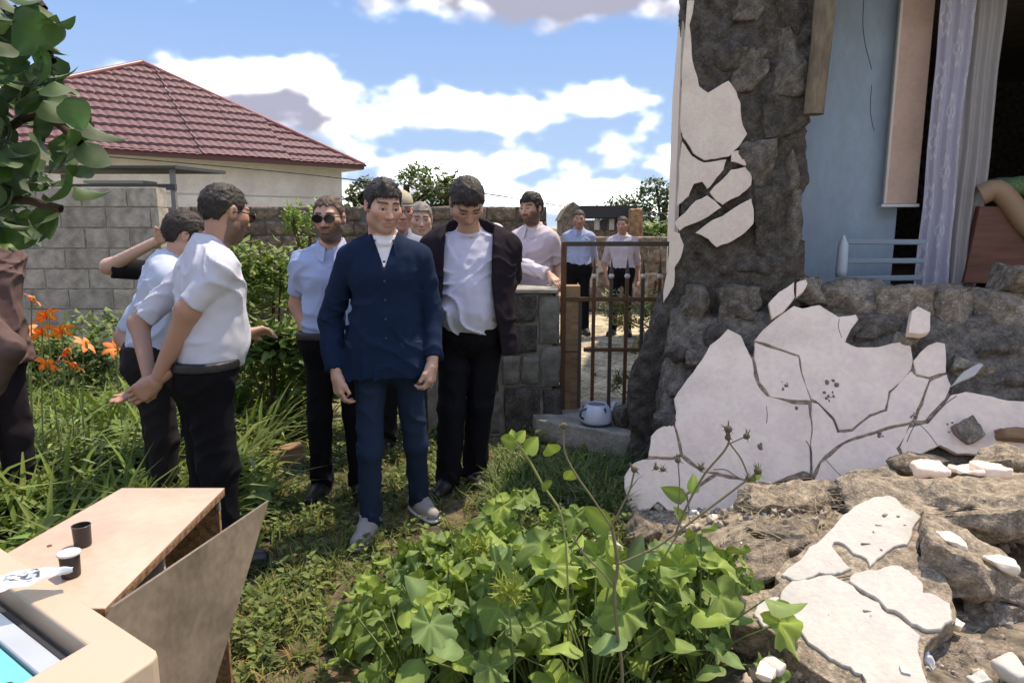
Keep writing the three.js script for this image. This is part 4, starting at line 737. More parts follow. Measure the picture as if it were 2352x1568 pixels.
// man in the navy shirt, foremost
person({ label: 'man in dark navy shirt, white tee and blue jeans standing in the middle, looking down', ...foot(902, 1212), yaw: 8, H: 1.79, skin: [.555, .336, .254], h: .0095, fine: .0034,
  head: { yaw: 22, pitch: 12, roll: -2 }, face: { beard: .32, beardColor: [.10, .07, .055] }, hair: { thick: .013, topMore: .013, front: .056, seed: 4, color: [.020, .015, .013], part: 1 },
  arms: { R: { e: [757, 735, 3.50], w: [772, 856, 3.36], dir: [.10, -1, .12], palm: [.9, 0, -.5], curl: [.55, .62, .66, .7] }, L: { e: [991, 720, 3.52], w: [993, 828, 3.40], dir: [-.12, -1, .15], palm: [-.9, 0, -.4], curl: [.75, .8, .85, .9] } },
  legs: { R: { a: [848, 1200, 3.36], k: [850, 1035, 3.36], toe: -.30 }, L: { a: [962, 1158, 3.66], k: [955, 1020, 3.52], toe: .45 } },
  under: { c: [.74, .73, .78] }, shirt: { c: [.0075, .018, .047], sleeve: 1.96, inf: .015, armInf: .014, cuffInf: .020, hem: .80, v: 1.325, vs: .33, wr: .012, flare: .008, curve: 0, seed: 5, openCollar: 1 }, buttons: [.02, .03, .06],
  trousers: { c: [.014, .026, .055], waist: .98, loose: -.004, wr: .011 }, shoe: { c: [.30, .28, .26], r: .7, sole: [.60, .58, .55] } });
// man with sunglasses
person({ label: 'bearded man in sunglasses and light blue short sleeved shirt behind the navy shirt man', ...foot(784, 1142), yaw: 6, H: 1.73, build: 1.0, skin: [.507, .295, .212],
  head: { yaw: -8, pitch: 3 }, face: { beard: .85, beardColor: [.055, .036, .026], wide: 1.03 }, hair: { thick: .005, front: .070, seed: 9, color: [.08, .052, .038] }, glasses: { dark: 1 },
  arms: { R: { e: [682, 700, 3.95], w: [704, 770, 3.90], dir: [.2, -1, .0], curl: [.3, .3, .3, .3] }, L: { e: [828, 712, 3.95], w: [800, 775, 3.9], dir: [-.3, -1, .1] } },
  shirt: { c: [.36, .43, .64], sleeve: .74, inf: .012, hem: .94, openCollar: 1, seed: 8 }, buttons: [.6, .6, .65], trousers: { c: NAVY, waist: .985, loose: .004 }, belt: [.015, .012, .012] });
// man in the open jacket
person({ label: 'heavy man in open dark jacket over white tee, hand on hip, head bowed', ...foot(1086, 1118), yaw: -4, H: 1.85, build: 1.26, belly: 1.22, lean: 3, skin: [.472, .277, .201], h: .0115, fine: .004,
  head: { yaw: 20, pitch: 46, roll: 4, fwd: .06 }, face: { beard: .15, wide: 1.06, jaw: 1.08 }, hair: { thick: .011, topMore: .008, front: .058, low: -.05, seed: 14, color: [.024, .018, .016] },
  arms: { R: { e: [948, 690, 4.05], w: [962, 820, 3.95] }, L: { e: [1172, 632, 4.15], w: [1148, 700, 3.94], dir: [-.45, -1, .35], palm: [-.8, -.2, -.6], curl: [.25, .3, .32, .35] } },
  legs: { R: { a: [1030, 1108, 3.98], toe: -.3 }, L: { a: [1088, 1082, 4.12], toe: .3 } },
  shirt: { c: [.54, .54, .66], name: 'tee_shirt', fold: 0, collar: true, collarR: .066, sleeve: .5, armInf: -.004, cuffInf: -.004, inf: .012, hem: .93, wr: .024, seed: 21, h: .009 }, jacket: { c: [.014, .010, .016], inf: .046, armInf: .024, cuffInf: .022, hem: .80, open: .135, openSlope: .12, collar: false, wr: .012, seed: 31 },
  trousers: { c: NAVY, waist: .96, loose: .012 } });
// man with his hands behind his back
person({ label: 'man in white short sleeved polo with hands clasped behind his back, seen from behind', x: at(458, 800, 3.02).x, z: -3.02, yaw: 128, H: 1.745, build: 1.12, belly: .95, lean: 10, skin: [.401, .230, .159], h: .0105, fine: .0038, handh: .0036, ch2: 1,
  head: { yaw: 14, pitch: 6, size: 1.02 }, face: { beard: .7 }, hair: { thick: .007, front: .06, low: -.065, seed: 24, color: [.020, .016, .014] }, glasses: { dark: 1 },
  arms: { R: { e: [428, 712, 2.86], w: [362, 868, 2.86], dir: [.25, -.55, -.75], palm: [.6, .2, .4], curl: [.5, .55, .6, .6] }, L: { e: [318, 742, 3.16], w: [342, 866, 3.0], dir: [-.2, -.55, -.9], palm: [-.2, .3, -.9], curl: [.15, .2, .2, .25] } },
  shirt: { c: WHITE, sleeve: .88, inf: .016, hem: .93, seed: 33, wr: .010, armInf: .004, cuffInf: .015 }, trousers: { c: NAVY, waist: .975, loose: .018 }, belt: [.012, .011, .012] });
// his neighbour leaning forward
person({ label: 'man in white short sleeved shirt leaning forward, mostly hidden behind the polo man', x: at(345, 850, 3.5).x, z: -3.5, yaw: 124, H: 1.66, build: 1.06, lean: 17, skin: [.472, .283, .206],
  head: { yaw: -4, pitch: 8, fwd: .0 }, hair: { thick: .016, front: .06, seed: 44, color: [.026, .017, .015] },
  arms: { R: { e: [470, 735, 3.50], w: [560, 764, 3.50], dir: [.2, .06, .8], palm: [0, -.3, 1] }, L: { e: [282, 775, 3.62], w: [330, 850, 3.5] } },
  shirt: { c: [.50, .56, .68], sleeve: .92, inf: .018, hem: .98, seed: 47, armInf: .006, cuffInf: .017, wr: .010 }, trousers: { c: [.018, .015, .018], waist: 1.02, loose: .01 } });
person({ fine: .005, label: 'man in black tee raising his bare arm to his head behind the leaning man', x: at(442, 820, 4.05).x, z: -4.05, yaw: 150, H: 1.62, build: .98, skin: [.555, .354, .266],
  head: { yaw: 0, pitch: 8 }, hair: { thick: .014, seed: 51, color: [.022, .017, .015] }, arms: { L: { e: [248, 612, 3.95], w: [362, 552, 3.9], dir: [-.9, .5, -.1], palm: [0, -.5, -.8], curl: [.3, .3, .3, .3] }, R: { e: [500, 720, 4.1], w: [520, 800, 4.0] } },
  shirt: { c: [.014, .014, .016], sleeve: .96, inf: .014, hem: .88, fold: 0, seed: 52, cuffInf: .028 }, trousers: { c: [.014, .013, .018] } });
// man at the left edge
person({ fine: .006, handh: .006, label: 'person in brown jacket and dark trousers cut off by the left edge', x: at(-48, 800, 3.35).x, z: -3.35, yaw: 62, H: 1.76, build: 1.05, skin: [.496, .307, .224], head: { yaw: 0 }, hair: { thick: .014, seed: 61 },
  arms: { R: { e: [18, 800, 3.18], w: [-20, 900, 3.2] }, L: { e: [-60, 800, 3.5], w: [-60, 900, 3.4] } }, shirt: { c: [.125, .082, .075], name: 'jacket', sleeve: 1.96, inf: .034, armInf: .028, cuffInf: .022, hem: .86, wr: .013, seed: 63 }, trousers: { c: [.022, .017, .024], loose: .014 } });
// men further back
person({ fine: .0055, handh: .007, label: 'older man in pale cap and glasses behind the navy shirt man', x: at(924, 800, 4.75).x, z: -4.75, yaw: 8, H: 1.80, skin: [.590, .319, .248], head: { yaw: 16, pitch: 4, size: 1.06 }, face: { wide: 1.06, beard: .1 }, hair: { thick: .006, color: [.3, .29, .27], seed: 66 }, glasses: { frame: [.10, .05, .04] }, cap: { c: [.42, .38, .28], brim: 1 }, shirt: { c: [.22, .25, .33], sleeve: .85, hem: .9 }, h: .014 });
person({ fine: .0055, handh: .007, label: 'grey haired man of whom only the forehead shows beside the jacket shoulder', x: at(974, 800, 5.3).x, z: -5.3, yaw: 0, H: 1.75, skin: [.531, .330, .248], head: { yaw: 10, pitch: 6 }, hair: { thick: .010, front: .066, seed: 71, color: [.20, .185, .16] }, shirt: { c: [.30, .30, .32], sleeve: .85, hem: .9 }, h: .014 });
person({ fine: .006, label: 'man in white long sleeved shirt and white cap resting his arm on the low wall', x: at(1128, 800, 5.85).x, z: -5.85, yaw: 18, H: 1.60, lean: 10, skin: [.472, .289, .212], head: { yaw: -10, pitch: 14 }, hair: { thick: .008, seed: 75 }, cap: { c: [.66, .66, .64] },
  arms: { L: { e: [1206, 612, 5.62], w: [1262, 632, 5.42], dir: [.25, -.42, .75], palm: [0, -.9, -.3], curl: [.3, .35, .4, .45] }, R: { e: [1078, 640, 5.8], w: [1100, 700, 5.6] } }, shirt: { c: [.58, .53, .58], sleeve: 1.92, inf: .022, armInf: .022, cuffInf: .02, hem: .9, wr: .013, seed: 77 }, h: .013 });
person({ label: 'young dark bearded man in pinkish white shirt behind the low wall, facing left', x: at(1222, 800, 6.05).x, z: -6.05, yaw: -28, H: 1.85, skin: [.531, .313, .224], fine: .0042, head: { yaw: -8, pitch: 3 }, face: { beard: .85, beardColor: [.03, .02, .017] }, hair: { thick: .015, topMore: .012, front: .056, seed: 81, color: [.016, .013, .012] },
  arms: { L: { e: [1284, 606, 6.05], w: [1290, 668, 5.9] }, R: { e: [1172, 616, 6.1], w: [1190, 670, 5.9] } }, shirt: { c: [.60, .535, .585], sleeve: .9, inf: .018, hem: .95, openCollar: 1, cuffInf: .028, seed: 83 }, buttons: [.6, .55, .55], h: .013 });
person({ label: 'man in light blue shirt standing beyond the gate, left of two', ...foot(1326, 768), yaw: -4, H: 1.80, skin: [.496, .295, .212], head: { yaw: 2, pitch: 4 }, face: { beard: .4 }, hair: { thick: .007, front: .066, seed: 91, color: [.06, .05, .045] }, arms: { L: { e: [1366, 598, 10.4], w: [1352, 632, 10.4] }, R: { e: [1284, 600, 10.4], w: [1300, 632, 10.4] } }, shirt: { c: [.38, .44, .64], sleeve: .9, inf: .014, hem: .99, seed: 93 }, trousers: { c: NAVY, waist: 1.03 }, h: .016, fine: .006, handh: .006 });
person({ label: 'man in pale pink shirt standing beyond the gate, right of two', ...foot(1424, 770), yaw: -14, H: 1.71, skin: [.507, .295, .218], head: { yaw: -8, pitch: 2 }, face: { beard: .3 }, hair: { thick: .006, front: .068, seed: 95, color: [.05, .04, .036] }, arms: { L: { e: [1464, 612, 10.2], w: [1466, 648, 10.1] }, R: { e: [1388, 606, 10.2], w: [1396, 640, 10.1] } }, shirt: { c: [.55, .50, .57], sleeve: .9, inf: .014, hem: .97, seed: 97 }, trousers: { c: NAVY, waist: 1.02 }, h: .016, fine: .006, handh: .006 });
// ---------------------------------------------------------------- thrown out furniture in the left foreground
{
  const ply = mat([.56, .44, .355], .42, { map: rep(texPlaster, 1.2), bumpMap: rep(bumpFine, 3), bumpScale: .0008 }), chip = mat([.36, .22, .13], .9, { map: rep(texMud, 9) }), cream = mat([.50, .40, .30], .45, { bumpMap: rep(bumpFine, 3), bumpScale: .0008 });
  const Y = .75, fl = onY(280, 1120, Y), fr = onY(515, 1120, Y), nr = onY(240, 1397, Y), nl = nr.clone().add(fl).sub(fr).add(V(-.1, 0, 0));
  const cab = thing('tipped_cabinet', 'tipped chipboard cabinet with pale wooden top carrying two dark cups', 'cabinet', V(nr.x, 0, nr.z));
  const q = (v) => new THREE.Vector2(v.x - nr.x, -(v.z - nr.z));
  const slab = (pts, y0, y1, bev = .004) => { const g = new THREE.ExtrudeGeometry(new THREE.Shape(pts), { depth: y1 - y0 - 2 * bev, bevelEnabled: true, bevelThickness: bev, bevelSize: bev, bevelOffset: -bev, bevelSegments: 2 }); g.rotateX(-Math.PI / 2); g.translate(0, y0 + bev, 0); return boxUV(g); };
  const poly = [nl, nr, fr, fl].map(q);
  mesh('top_panel', slab(poly, Y - .004, Y), ply, cab); mesh('core_board', slab(poly.map((p, i) => p.clone()), Y - .028, Y - .0042), chip, cab);
  const w = fl.clone().sub(fr);
  const side = (t, t2, m, n, y0, y1) => { const a = nr.clone().lerp(fr, t).addScaledVector(w, .04), b = nr.clone().lerp(fr, t2).addScaledVector(w, .04), c = b.clone().addScaledVector(w, .92), d = a.clone().addScaledVector(w, .92); mesh(n, slab([a, b, c, d].map(q), y0, y1, .002), m, cab); };
  side(.985, .962, chip, 'end_board', .02, Y - .03); side(.44, .425, mat([.62, .58, .52], .6), 'divider', .2, Y - .03); side(.03, .0, chip, 'end_board', .02, Y - .03);
  { const a = fl.clone().addScaledVector(w, -.05), b = nl.clone(); mesh('back_board', slab([fl, nl, nl.clone().addScaledVector(w, -.06), a].map(q), .02, Y - .03, .002), mat([.12, .07, .045], .8), cab); }
  mesh('hinge', cbox(.012, .035, .012, .002).translate(fr.x - nr.x - .01, Y - .045, fr.z - nr.z + .03), mat([.6, .58, .55], .3, { metalness: .8 }), cab);
  mesh('bolt_hole', new THREE.CylinderGeometry(.006, .006, .002, 12).translate(onY(83, 1262, Y).x - nr.x + .02, Y + .001, onY(83, 1262, Y).z - nr.z - .02), mat([.15, .08, .05], .8), cab);
  // cups
  const lathe = (p, n = 28) => new THREE.LatheGeometry(p.map(a => new THREE.Vector2(...a)), n), dk = mat([.030, .022, .022], .35);
  const c1 = thing('dark_cup', 'dark brown cup without lid, further back on the wooden panel', 'cup', onY(190, 1252, Y + .001)); mesh('body', lathe([[0, 0], [.024, 0], [.0255, .004], [.0275, .066], [.0285, .068], [.0275, .070], [.0262, .068], [.0245, .01], [0, .01]]), dk, c1); c1.scale.setScalar(.8); mesh('rim', new THREE.TorusGeometry(.0275, .0016, 8, 28).rotateX(Math.PI / 2).translate(0, .069, 0), mat([.10, .085, .08], .3), c1);
  const c2 = thing('lidded_cup', 'dark brown cup with white lid, nearest on the wooden panel', 'cup', onY(163, 1322, Y + .001)); mesh('body', lathe([[0, 0], [.0235, 0], [.025, .004], [.027, .066], [0, .066]]), dk, c2); c2.scale.setScalar(.82); mesh('lid', lathe([[0, .0665], [.0295, .0665], [.0312, .068], [.0312, .0725], [.029, .074], [0, .0735]]), mat([.60, .60, .64], .35), c2);
  // leaning brown sheet
  const TR = at(612, 1150, 1.98), TLp = at(252, 1394, 1.34), P = at(488, 1568, 1.62), BR = TR.clone().add(P.sub(TR).multiplyScalar(1.75)), BL = TLp.clone().add(BR.clone().sub(TR));
  const e1 = TR.clone().sub(TLp).normalize(), n = e1.clone().cross(BR.clone().sub(TR)).normalize(); if (n.z < 0) n.negate(); const e2 = n.clone().cross(e1);
  const sh = new THREE.Shape([TLp, TR, BR, BL].map(p => { const v = p.clone().sub(TLp); return new THREE.Vector2(v.dot(e1), v.dot(e2)); }));
  const g = new THREE.ExtrudeGeometry(sh, { depth: .006, bevelEnabled: true, bevelThickness: .001, bevelSize: .001, bevelSegments: 1 });
  const br = thing('hardboard_sheet', 'large brown hardboard sheet leaning beside the wooden cabinet', 'board', TLp); g.applyMatrix4(new THREE.Matrix4().makeBasis(e1, e2, n));
  mesh('sheet', g, mat([.25, .21, .175], .5, { map: rep(texConc, .8), bumpMap: rep(bumpFine, 2), bumpScale: .001 }), br);
  // cream appliance front with a window
  const yb = .86, O = onY(372, 1500, yb), E = onY(0, 1256, yb).sub(O).normalize(), G = onY(262, 1574, yb).sub(O).normalize(), I = onY(196, 1479, yb);
  const box2 = thing('cream_appliance', 'cream enamelled appliance lying on its back with aqua glass in its window', 'appliance', O);
  const a = I.clone().sub(O); const det = E.x * G.z - E.z * G.x, ea = (a.x * G.z - a.z * G.x) / det, ga = (E.x * a.z - E.z * a.x) / det;
  const pt = (i, j) => { const v = E.clone().multiplyScalar(i).addScaledVector(G, j); return new THREE.Vector2(v.x, -v.z); };
  const s2 = new THREE.Shape([pt(.02, 0), pt(.95, 0), pt(.95, .75), pt(0, .75), pt(0, .02), pt(.006, .006)]); s2.holes.push(new THREE.Path([pt(ea, ga), pt(ea, ga + .42), pt(ea + .62, ga + .42), pt(ea + .62, ga)]));
  const fg = new THREE.ExtrudeGeometry(s2, { depth: .05, bevelEnabled: true, bevelThickness: .006, bevelSize: .006, bevelOffset: -.006, bevelSegments: 3 }); fg.rotateX(-Math.PI / 2); fg.translate(0, -.056, 0);
  mesh('front_frame', fg, cream, box2);
  const flat = (i0, i1, j0, j1, y0, y1) => { const gg = new THREE.ExtrudeGeometry(new THREE.Shape([pt(i0, j0), pt(i1, j0), pt(i1, j1), pt(i0, j1)]), { depth: y1 - y0, bevelEnabled: true, bevelThickness: .002, bevelSize: .002, bevelSegments: 1 }); gg.rotateX(-Math.PI / 2); gg.translate(0, y0, 0); return gg; };
  mesh('casing', flat(.006, .94, .006, .745, -.80, -.066), mat([.50, .40, .30], .6), box2);
  mesh('window_liner', flat(ea - .01, ea + .63, ga - .01, ga + .43, -.0635, -.058), mat([.05, .05, .055], .5), box2);
  mesh('gasket', flat(ea + .02, ea + .62, ga + .012, ga + .022, -.055, -.038), mat([.03, .03, .035], .6), box2);
  mesh('trim_bar', flat(ea + .02, ea + .62, ga + .030, ga + .066, -.055, -.030), mat([.52, .56, .62], .25, { metalness: .3 }), box2);
  mesh('glass_panel', flat(ea + .02, ea + .62, ga + .074, ga + .42, -.055, -.036), mat([.16, .50, .58], .12), box2);
  mesh('knob', new THREE.CylinderGeometry(.008, .008, .006, 14).translate(...(() => { const v = pt(ea + .06, ga + .11); return [v.x, -.032, -v.y]; })()), mat([.02, .02, .02], .4), box2);
  // crinkled plastic wrapper
  const wpos = onY(30, 1352, yb + .02), wr = new THREE.PlaneGeometry(.20, .075, 36, 14), wp = wr.attributes.position; for (let i = 0; i < wp.count; i++) { const x = wp.getX(i), y = wp.getY(i); const k = 1 - .75 * sst(.02, .1, x); wp.setXYZ(i, x, y * k, .012 * noise(x * 30, y * 40, 2) + .018 * Math.abs(noise(x * 12, y * 18, 7)) + .018); }
  wr.rotateX(-Math.PI / 2); wr.rotateY(.42); wr.computeVertexNormals();
  const pc = noiseTex(128, (u, v) => { const l = v > .35 && v < .62 && u > .42 && u < .72 && tn(u, v, 22, 1, 2) > .04; return l ? [.35, .37, .42] : [.80, .83, .86]; });
  const wrp = thing('plastic_wrapper', 'crumpled white plastic wrapper with grey print on the cream appliance', 'wrapper', wpos); mesh('film', wr, new THREE.MeshPhysicalMaterial({ map: pc, roughness: .28, side: THREE.DoubleSide, transmission: .15, thickness: 0 }), wrp);
  // wooden block by the bush
  const bp = onY(652, 1066, .02), bg = cbox(.25, .12, .12, .006); bg.rotateZ(.12); bg.rotateY(.55); const bl = mesh('wooden_block', boxUV(bg), mat([.46, .34, .24], .85, { map: rep(texWood, 2) })); bl.position.set(bp.x, .075, bp.z); tag(bl, 'short beige timber block lying on the grass by the bush', 'block');
}
// ---------------------------------------------------------------- rubble
{
  const z1 = (a) => a.map(([x, y]) => [1426.3 + x * .3936, 1012.2 + y * .3936]);
  const sp = onY(1960, 1330, .37), sn = V(-.10, .95, .30).normalize();
  const sl = thing('fallen_slab', 'large fallen wall slab with bright white plaster face lying on the rubble', 'slab', sp); sl.updateMatrixWorld(true);
  shard('mud_backing', z1([[1400, 350], [1600, 310], [1750, 420], [1810, 520], [1730, 650], [1900, 800], [1960, 1060], [1850, 1140], [1780, 1200], [1790, 1520], [1400, 1560], [1000, 1260], [860, 1110], [660, 1060], [700, 900], [920, 830], [900, 780], [1180, 540]]), sp, sn, .13, M.mudTan, sl, { amp: .3, seed: 301 });
  const W = [[[1490, 345], [1560, 340], [1620, 380], [1650, 410], [1740, 460], [1690, 530], [1660, 620], [1560, 650], [1490, 700], [1450, 745], [1430, 700], [1330, 640], [1250, 605], [1240, 625], [1290, 690], [1350, 750], [1250, 785], [1100, 808], [1010, 815], [950, 790], [1060, 700], [1180, 580], [1280, 470], [1400, 380]],
    [[1010, 838], [1100, 832], [1230, 804], [1290, 834], [1336, 856], [1430, 928], [1540, 1018], [1676, 1096], [1736, 1150], [1720, 1240], [1760, 1380], [1770, 1520], [1480, 1520], [1400, 1370], [1250, 1290], [1100, 1190], [1040, 1120], [948, 1090], [944, 920]],
    [[790, 960], [900, 925], [922, 930], [922, 1086], [830, 1100], [775, 1020]],
    [[1350, 808], [1480, 775], [1620, 750], [1700, 800], [1750, 840], [1760, 900], [1830, 915], [1910, 960], [1925, 1060], [1860, 1110], [1750, 1105], [1694, 1082], [1554, 998], [1444, 908], [1344, 842]]];
  W.forEach((p, i) => shard('plaster_face', z1(p), sp, sn, .016, M.plasterWhite, sl, { amp: .24, seed: 310 + i, lift: .009 + i * .001, inset: 1.04 }));
  const p2 = sp.clone().addScaledVector(sn, .0128); const Rq = rng(77);
  for (const [x, y, w, h] of [[1545, 430, .03, .012], [1505, 490, .026, .012], [1475, 530, .014, .008], [1620, 440, .012, .01], [1430, 600, .03, .006], [1520, 630, .02, .01], [1440, 990, .012, .03], [1455, 1010, .028, .006], [1660, 490, .012, .008], [1250, 860, .014, .008], [1210, 1010, .03, .004]]) { const [px, py] = z1([[x, y]])[0], c = sl.worldToLocal(onPlane(px, py, p2, sn)), g = rough(w, .004, h, x, .002, 4); g.rotateY(Rq() * 2 - .2); g.translate(c.x, c.y - .001, c.z); mesh('dark_mark', g, M.mudGrey, sl); }
  const crk = pts => mesh('crack', tube(pts.map(([x, y]) => sl.worldToLocal(onPlane(...z1([[x, y]])[0], p2.clone().addScaledVector(sn, -.002), sn))), .0022, 20, 4), M.mudBrown, sl);
  crk([[1200, 1010], [1280, 1020], [1300, 1080], [1340, 1150], [1345, 1230], [1390, 1330], [1420, 1390]]); crk([[1615, 760], [1620, 850], [1585, 900], [1560, 960]]); crk([[1100, 818], [1180, 796], [1260, 800], [1330, 790], [1400, 770]]); crk([[1480, 1280], [1540, 1270], [1620, 1280]]);
  const RB = [ // px, py, y, w, h, d, ry, rz, material, name, label
    [2235, 1160, .46, 1.0, .20, .46, -.12, -.03, M.mudTan, 'adobe_slab', 'long tan adobe slab with flat top at the right edge of the rubble'],
    [1790, 1165, .20, .44, .20, .34, .4, .1, M.mudTan, 'straw_clod', 'straw filled earth clod at the foot of the cream plaster sheets'],
    [1825, 1245, .26, .36, .17, .26, -.7, -.3, M.mudBrown, 'earth_block', 'tilted brown earth block left of the white fallen slab'],
    [1700, 1300, .22, .36, .10, .26, -.5, .16, M.mudBrown, 'flat_earth_block', 'flat brown earth block nearest the tall weed'],
    [2235, 1315, .36, .40, .17, .30, -.5, -.35, M.mudTan, 'patched_block', 'brown block with white plaster patches right of the fallen slab'],
    [1478, 1228, .10, .20, .13, .16, .2, 0, mat([.29, .245, .205], .95, { map: rep(texMud, 3), bumpMap: rep(bumpMud, 3), bumpScale: .008 }), 'rounded_stone', 'rounded brown stone at the left foot of the plaster sheets'],
    [1638, 1395, .14, .13, .20, .12, .3, .2, M.mudDark, 'dark_clod', 'dark upright clod beside the green leaves'],
    [1740, 1385, .13, .24, .12, .2, .9, .1, M.mudTan, 'tan_clod', 'tan clod under the left corner of the fallen slab'],
    [2020, 1100, .33, .26, .14, .2, .5, .2, M.mudGrey, 'grey_clod', 'grey brown clod between plaster sheets and long adobe slab'],
    [1940, 1130, .28, .30, .10, .2, -.2, -.1, M.mudDark2, 'dark_crumble', 'dark crumbled clod below the middle of the plaster sheets'],
    [1850, 1510, .14, .40, .16, .2, -.5, -.2, M.mudBrown, 'lower_clod', 'brown clod in front of the fallen slab at the bottom edge'],
    [2200, 1500, .22, .36, .10, .3, .3, .05, M.mudBrown, 'crumbled_clod', 'crumbled brown clod at the bottom right corner'],
    [2290, 1400, .26, .22, .10, .2, -.3, .1, M.mudGrey, 'pale_clod', 'pale crumbled clod at the right edge below the patched block'],
    [2110, 1065, .40, .3, .12, .2, .1, .0, M.mudBrown, 'brown_clod', 'brown clod behind the long adobe slab'],
    [2310, 1060, .50, .26, .12, .2, .4, .0, M.mudTan, 'corner_clod', 'tan clod behind the long adobe slab at the right edge'],
  ];
  RB.forEach(([px, py, y, w, h, d, ry, rz, m, name, label], i) => {
    const p = onY(px, py, y), grp = thing(name, label, name.includes('stone') ? 'stone' : 'rubble', p, 0, 'rubble in front of the ruined house');
    const g = rough(w, h, d, 400 + i, Math.min(.028, .10 * Math.min(w, h)), 20, .04, 11); g.rotateZ(rz); g.rotateY(ry); mesh('block', g, m, grp);
    if (name === 'patched_block') for (const [x, z, s] of [[-.1, .02, .09], [.03, .07, .075], [-.03, -.05, .05]]) { const q = rough(s, .025, s * .8, i + s * 99, .012, 7); q.rotateZ(rz); q.translate(x, .085 - x * .37, z); mesh('plaster_patch', q, mat([.72, .64, .52], .9), grp); }
    if (name === 'adobe_slab') for (const x of [-.1, .05, .16]) { const q = rough(.12, .03, .09, i + x * 99, .012, 7); q.translate(x, .10, -.14); mesh('plaster_patch', q, M.plaster, grp); }
  });
  // loose stones and boards on the sheets
  [[2225, 990, .62, .12, .12, .09, M.mudGrey, 'small stone lying on the cream plaster sheets', 'flat_stone'], [2335, 1000, .62, .20, .07, .1, M.wood, 'short brown brick piece at the right edge of the plaster sheets', 'brick_piece']].forEach(([px, py, y, w, h, d, m, l, nm], i) => { const g = rough(w, h, d, 470 + i, .008, 8, .15); g.rotateX(-.5); g.rotateZ(i ? -.12 : .5); const q = mesh(nm, g, m); q.position.copy(onPlane(px, py, hW(.8, 1.16, .14), hWn())); tag(q, l, i ? 'brick' : 'stone'); });
  // pieces of white plaster strewn about
  const wl = ['white plaster chunk between fallen slab and patched block', 'largest white plaster chunk among the weeds behind the tall stem', 'white plaster chunk in the weeds left of the largest one', 'white plaster chunk right of the fallen slab', 'large white plaster chunk at the bottom right corner', 'white plaster chunk left of the corner one at the bottom', 'larger white plaster chunk beside the leaves left of the fallen slab', 'smaller white plaster chunk beside the leaves left of the fallen slab', 'smallest white plaster chunk in the weeds', 'white plaster chunk under the long adobe slab', 'tiny white plaster chunk against the patched block', 'tiny white plaster chunk at the lower edge of the fallen slab'];
  const R = rng(12), white = [[2092, 1284, .06], [1390, 1262, .14], [1340, 1270, .10], [2195, 1432, .05], [2330, 1540, .09], [2250, 1560, .06], [1760, 1545, .07], [1780, 1530, .05], [1310, 1255, .06], [2300, 1215, .05], [2150, 1290, .04], [2080, 1540, .04]];
  white.forEach(([px, py, s], i) => { const p = onY(px, py, px < 1420 ? .03 : .3), g = rough(s, s * .35, s * .75, 500 + i, s * .1, 6, .1); g.rotateY(R() * 3); g.rotateZ((R() - .5) * .6); const m = mesh('plaster_chunk', g, i % 3 ? M.plasterWhite : M.plaster); m.position.copy(p); tag(m, wl[i], 'plaster', px < 1420 ? 'plaster chunks in the weeds' : 'plaster chunks on the rubble'); });
  // crumbs of earth and straw
  const cg = rough(1, .7, .8, 601, .12, 4, .05, 8); cg.deleteAttribute('uv');
  const cm = new THREE.InstancedMesh(cg, mat([.38, .335, .28], .96), 4200), mtx = new THREE.Matrix4(), qn = new THREE.Quaternion(), eu = new THREE.Euler(), col = new THREE.Color();
  let n = 0; while (n < 4200) { const x = .42 + 2.4 * R(), d = 1.2 + 2.9 * R(); if (R() > sst(.4, .9, x) + .1) continue; const s = .007 + .045 * Math.pow(R(), 4); eu.set(R() * 6, R() * 6, R() * 6); mtx.compose(V(x, gh(x, -d) + s * .2, -d), qn.setFromEuler(eu), V(s, s, s)); cm.setMatrixAt(n, mtx); const k = .6 + .8 * R(), wt = R() < .04; cm.setColorAt(n, wt ? col.setRGB(2.2, 2.5, 3.0) : col.setRGB(k, k * .97, k * .92)); n++; }
  cm.name = 'earth_crumbs'; cm.userData = { kind: 'stuff', label: 'loose brown earth crumbs and gravel of the collapsed wall', category: 'rubble' }; cm.castShadow = cm.receiveShadow = true; scene.add(cm);
  const sg = new THREE.CylinderGeometry(.0011, .0011, 1, 4); const sm = new THREE.InstancedMesh(sg, mat([.46, .385, .26], .8), 1500);
  for (let i = 0; i < 1500; i++) { let x, d, y; if (i < 260) { const p = onY(1700 + R() * 260, 1110 + R() * 160, .3); x = p.x; d = -p.z; y = .28 + .06 * R(); } else { x = .5 + 2 * R(); d = 1.3 + 2.6 * R(); y = gh(x, -d) + .008; } eu.set(Math.PI / 2 + (R() - .5) * .7, R() * 6.28, 0, 'YXZ'); mtx.compose(V(x, y, -d), qn.setFromEuler(eu), V(1, .03 + .09 * R(), 1)); sm.setMatrixAt(i, mtx); }
  sm.name = 'straw'; sm.userData = { kind: 'stuff', label: 'dry straw bits scattered over the earth rubble', category: 'straw' }; sm.castShadow = sm.receiveShadow = true; scene.add(sm);
}
function hWn() { const t = hW(.8, 1.16, .10), b = hW(.8, 0, .95), n = HU.clone().cross(t.sub(b)).normalize(); return n.z < 0 ? n.negate() : n; }
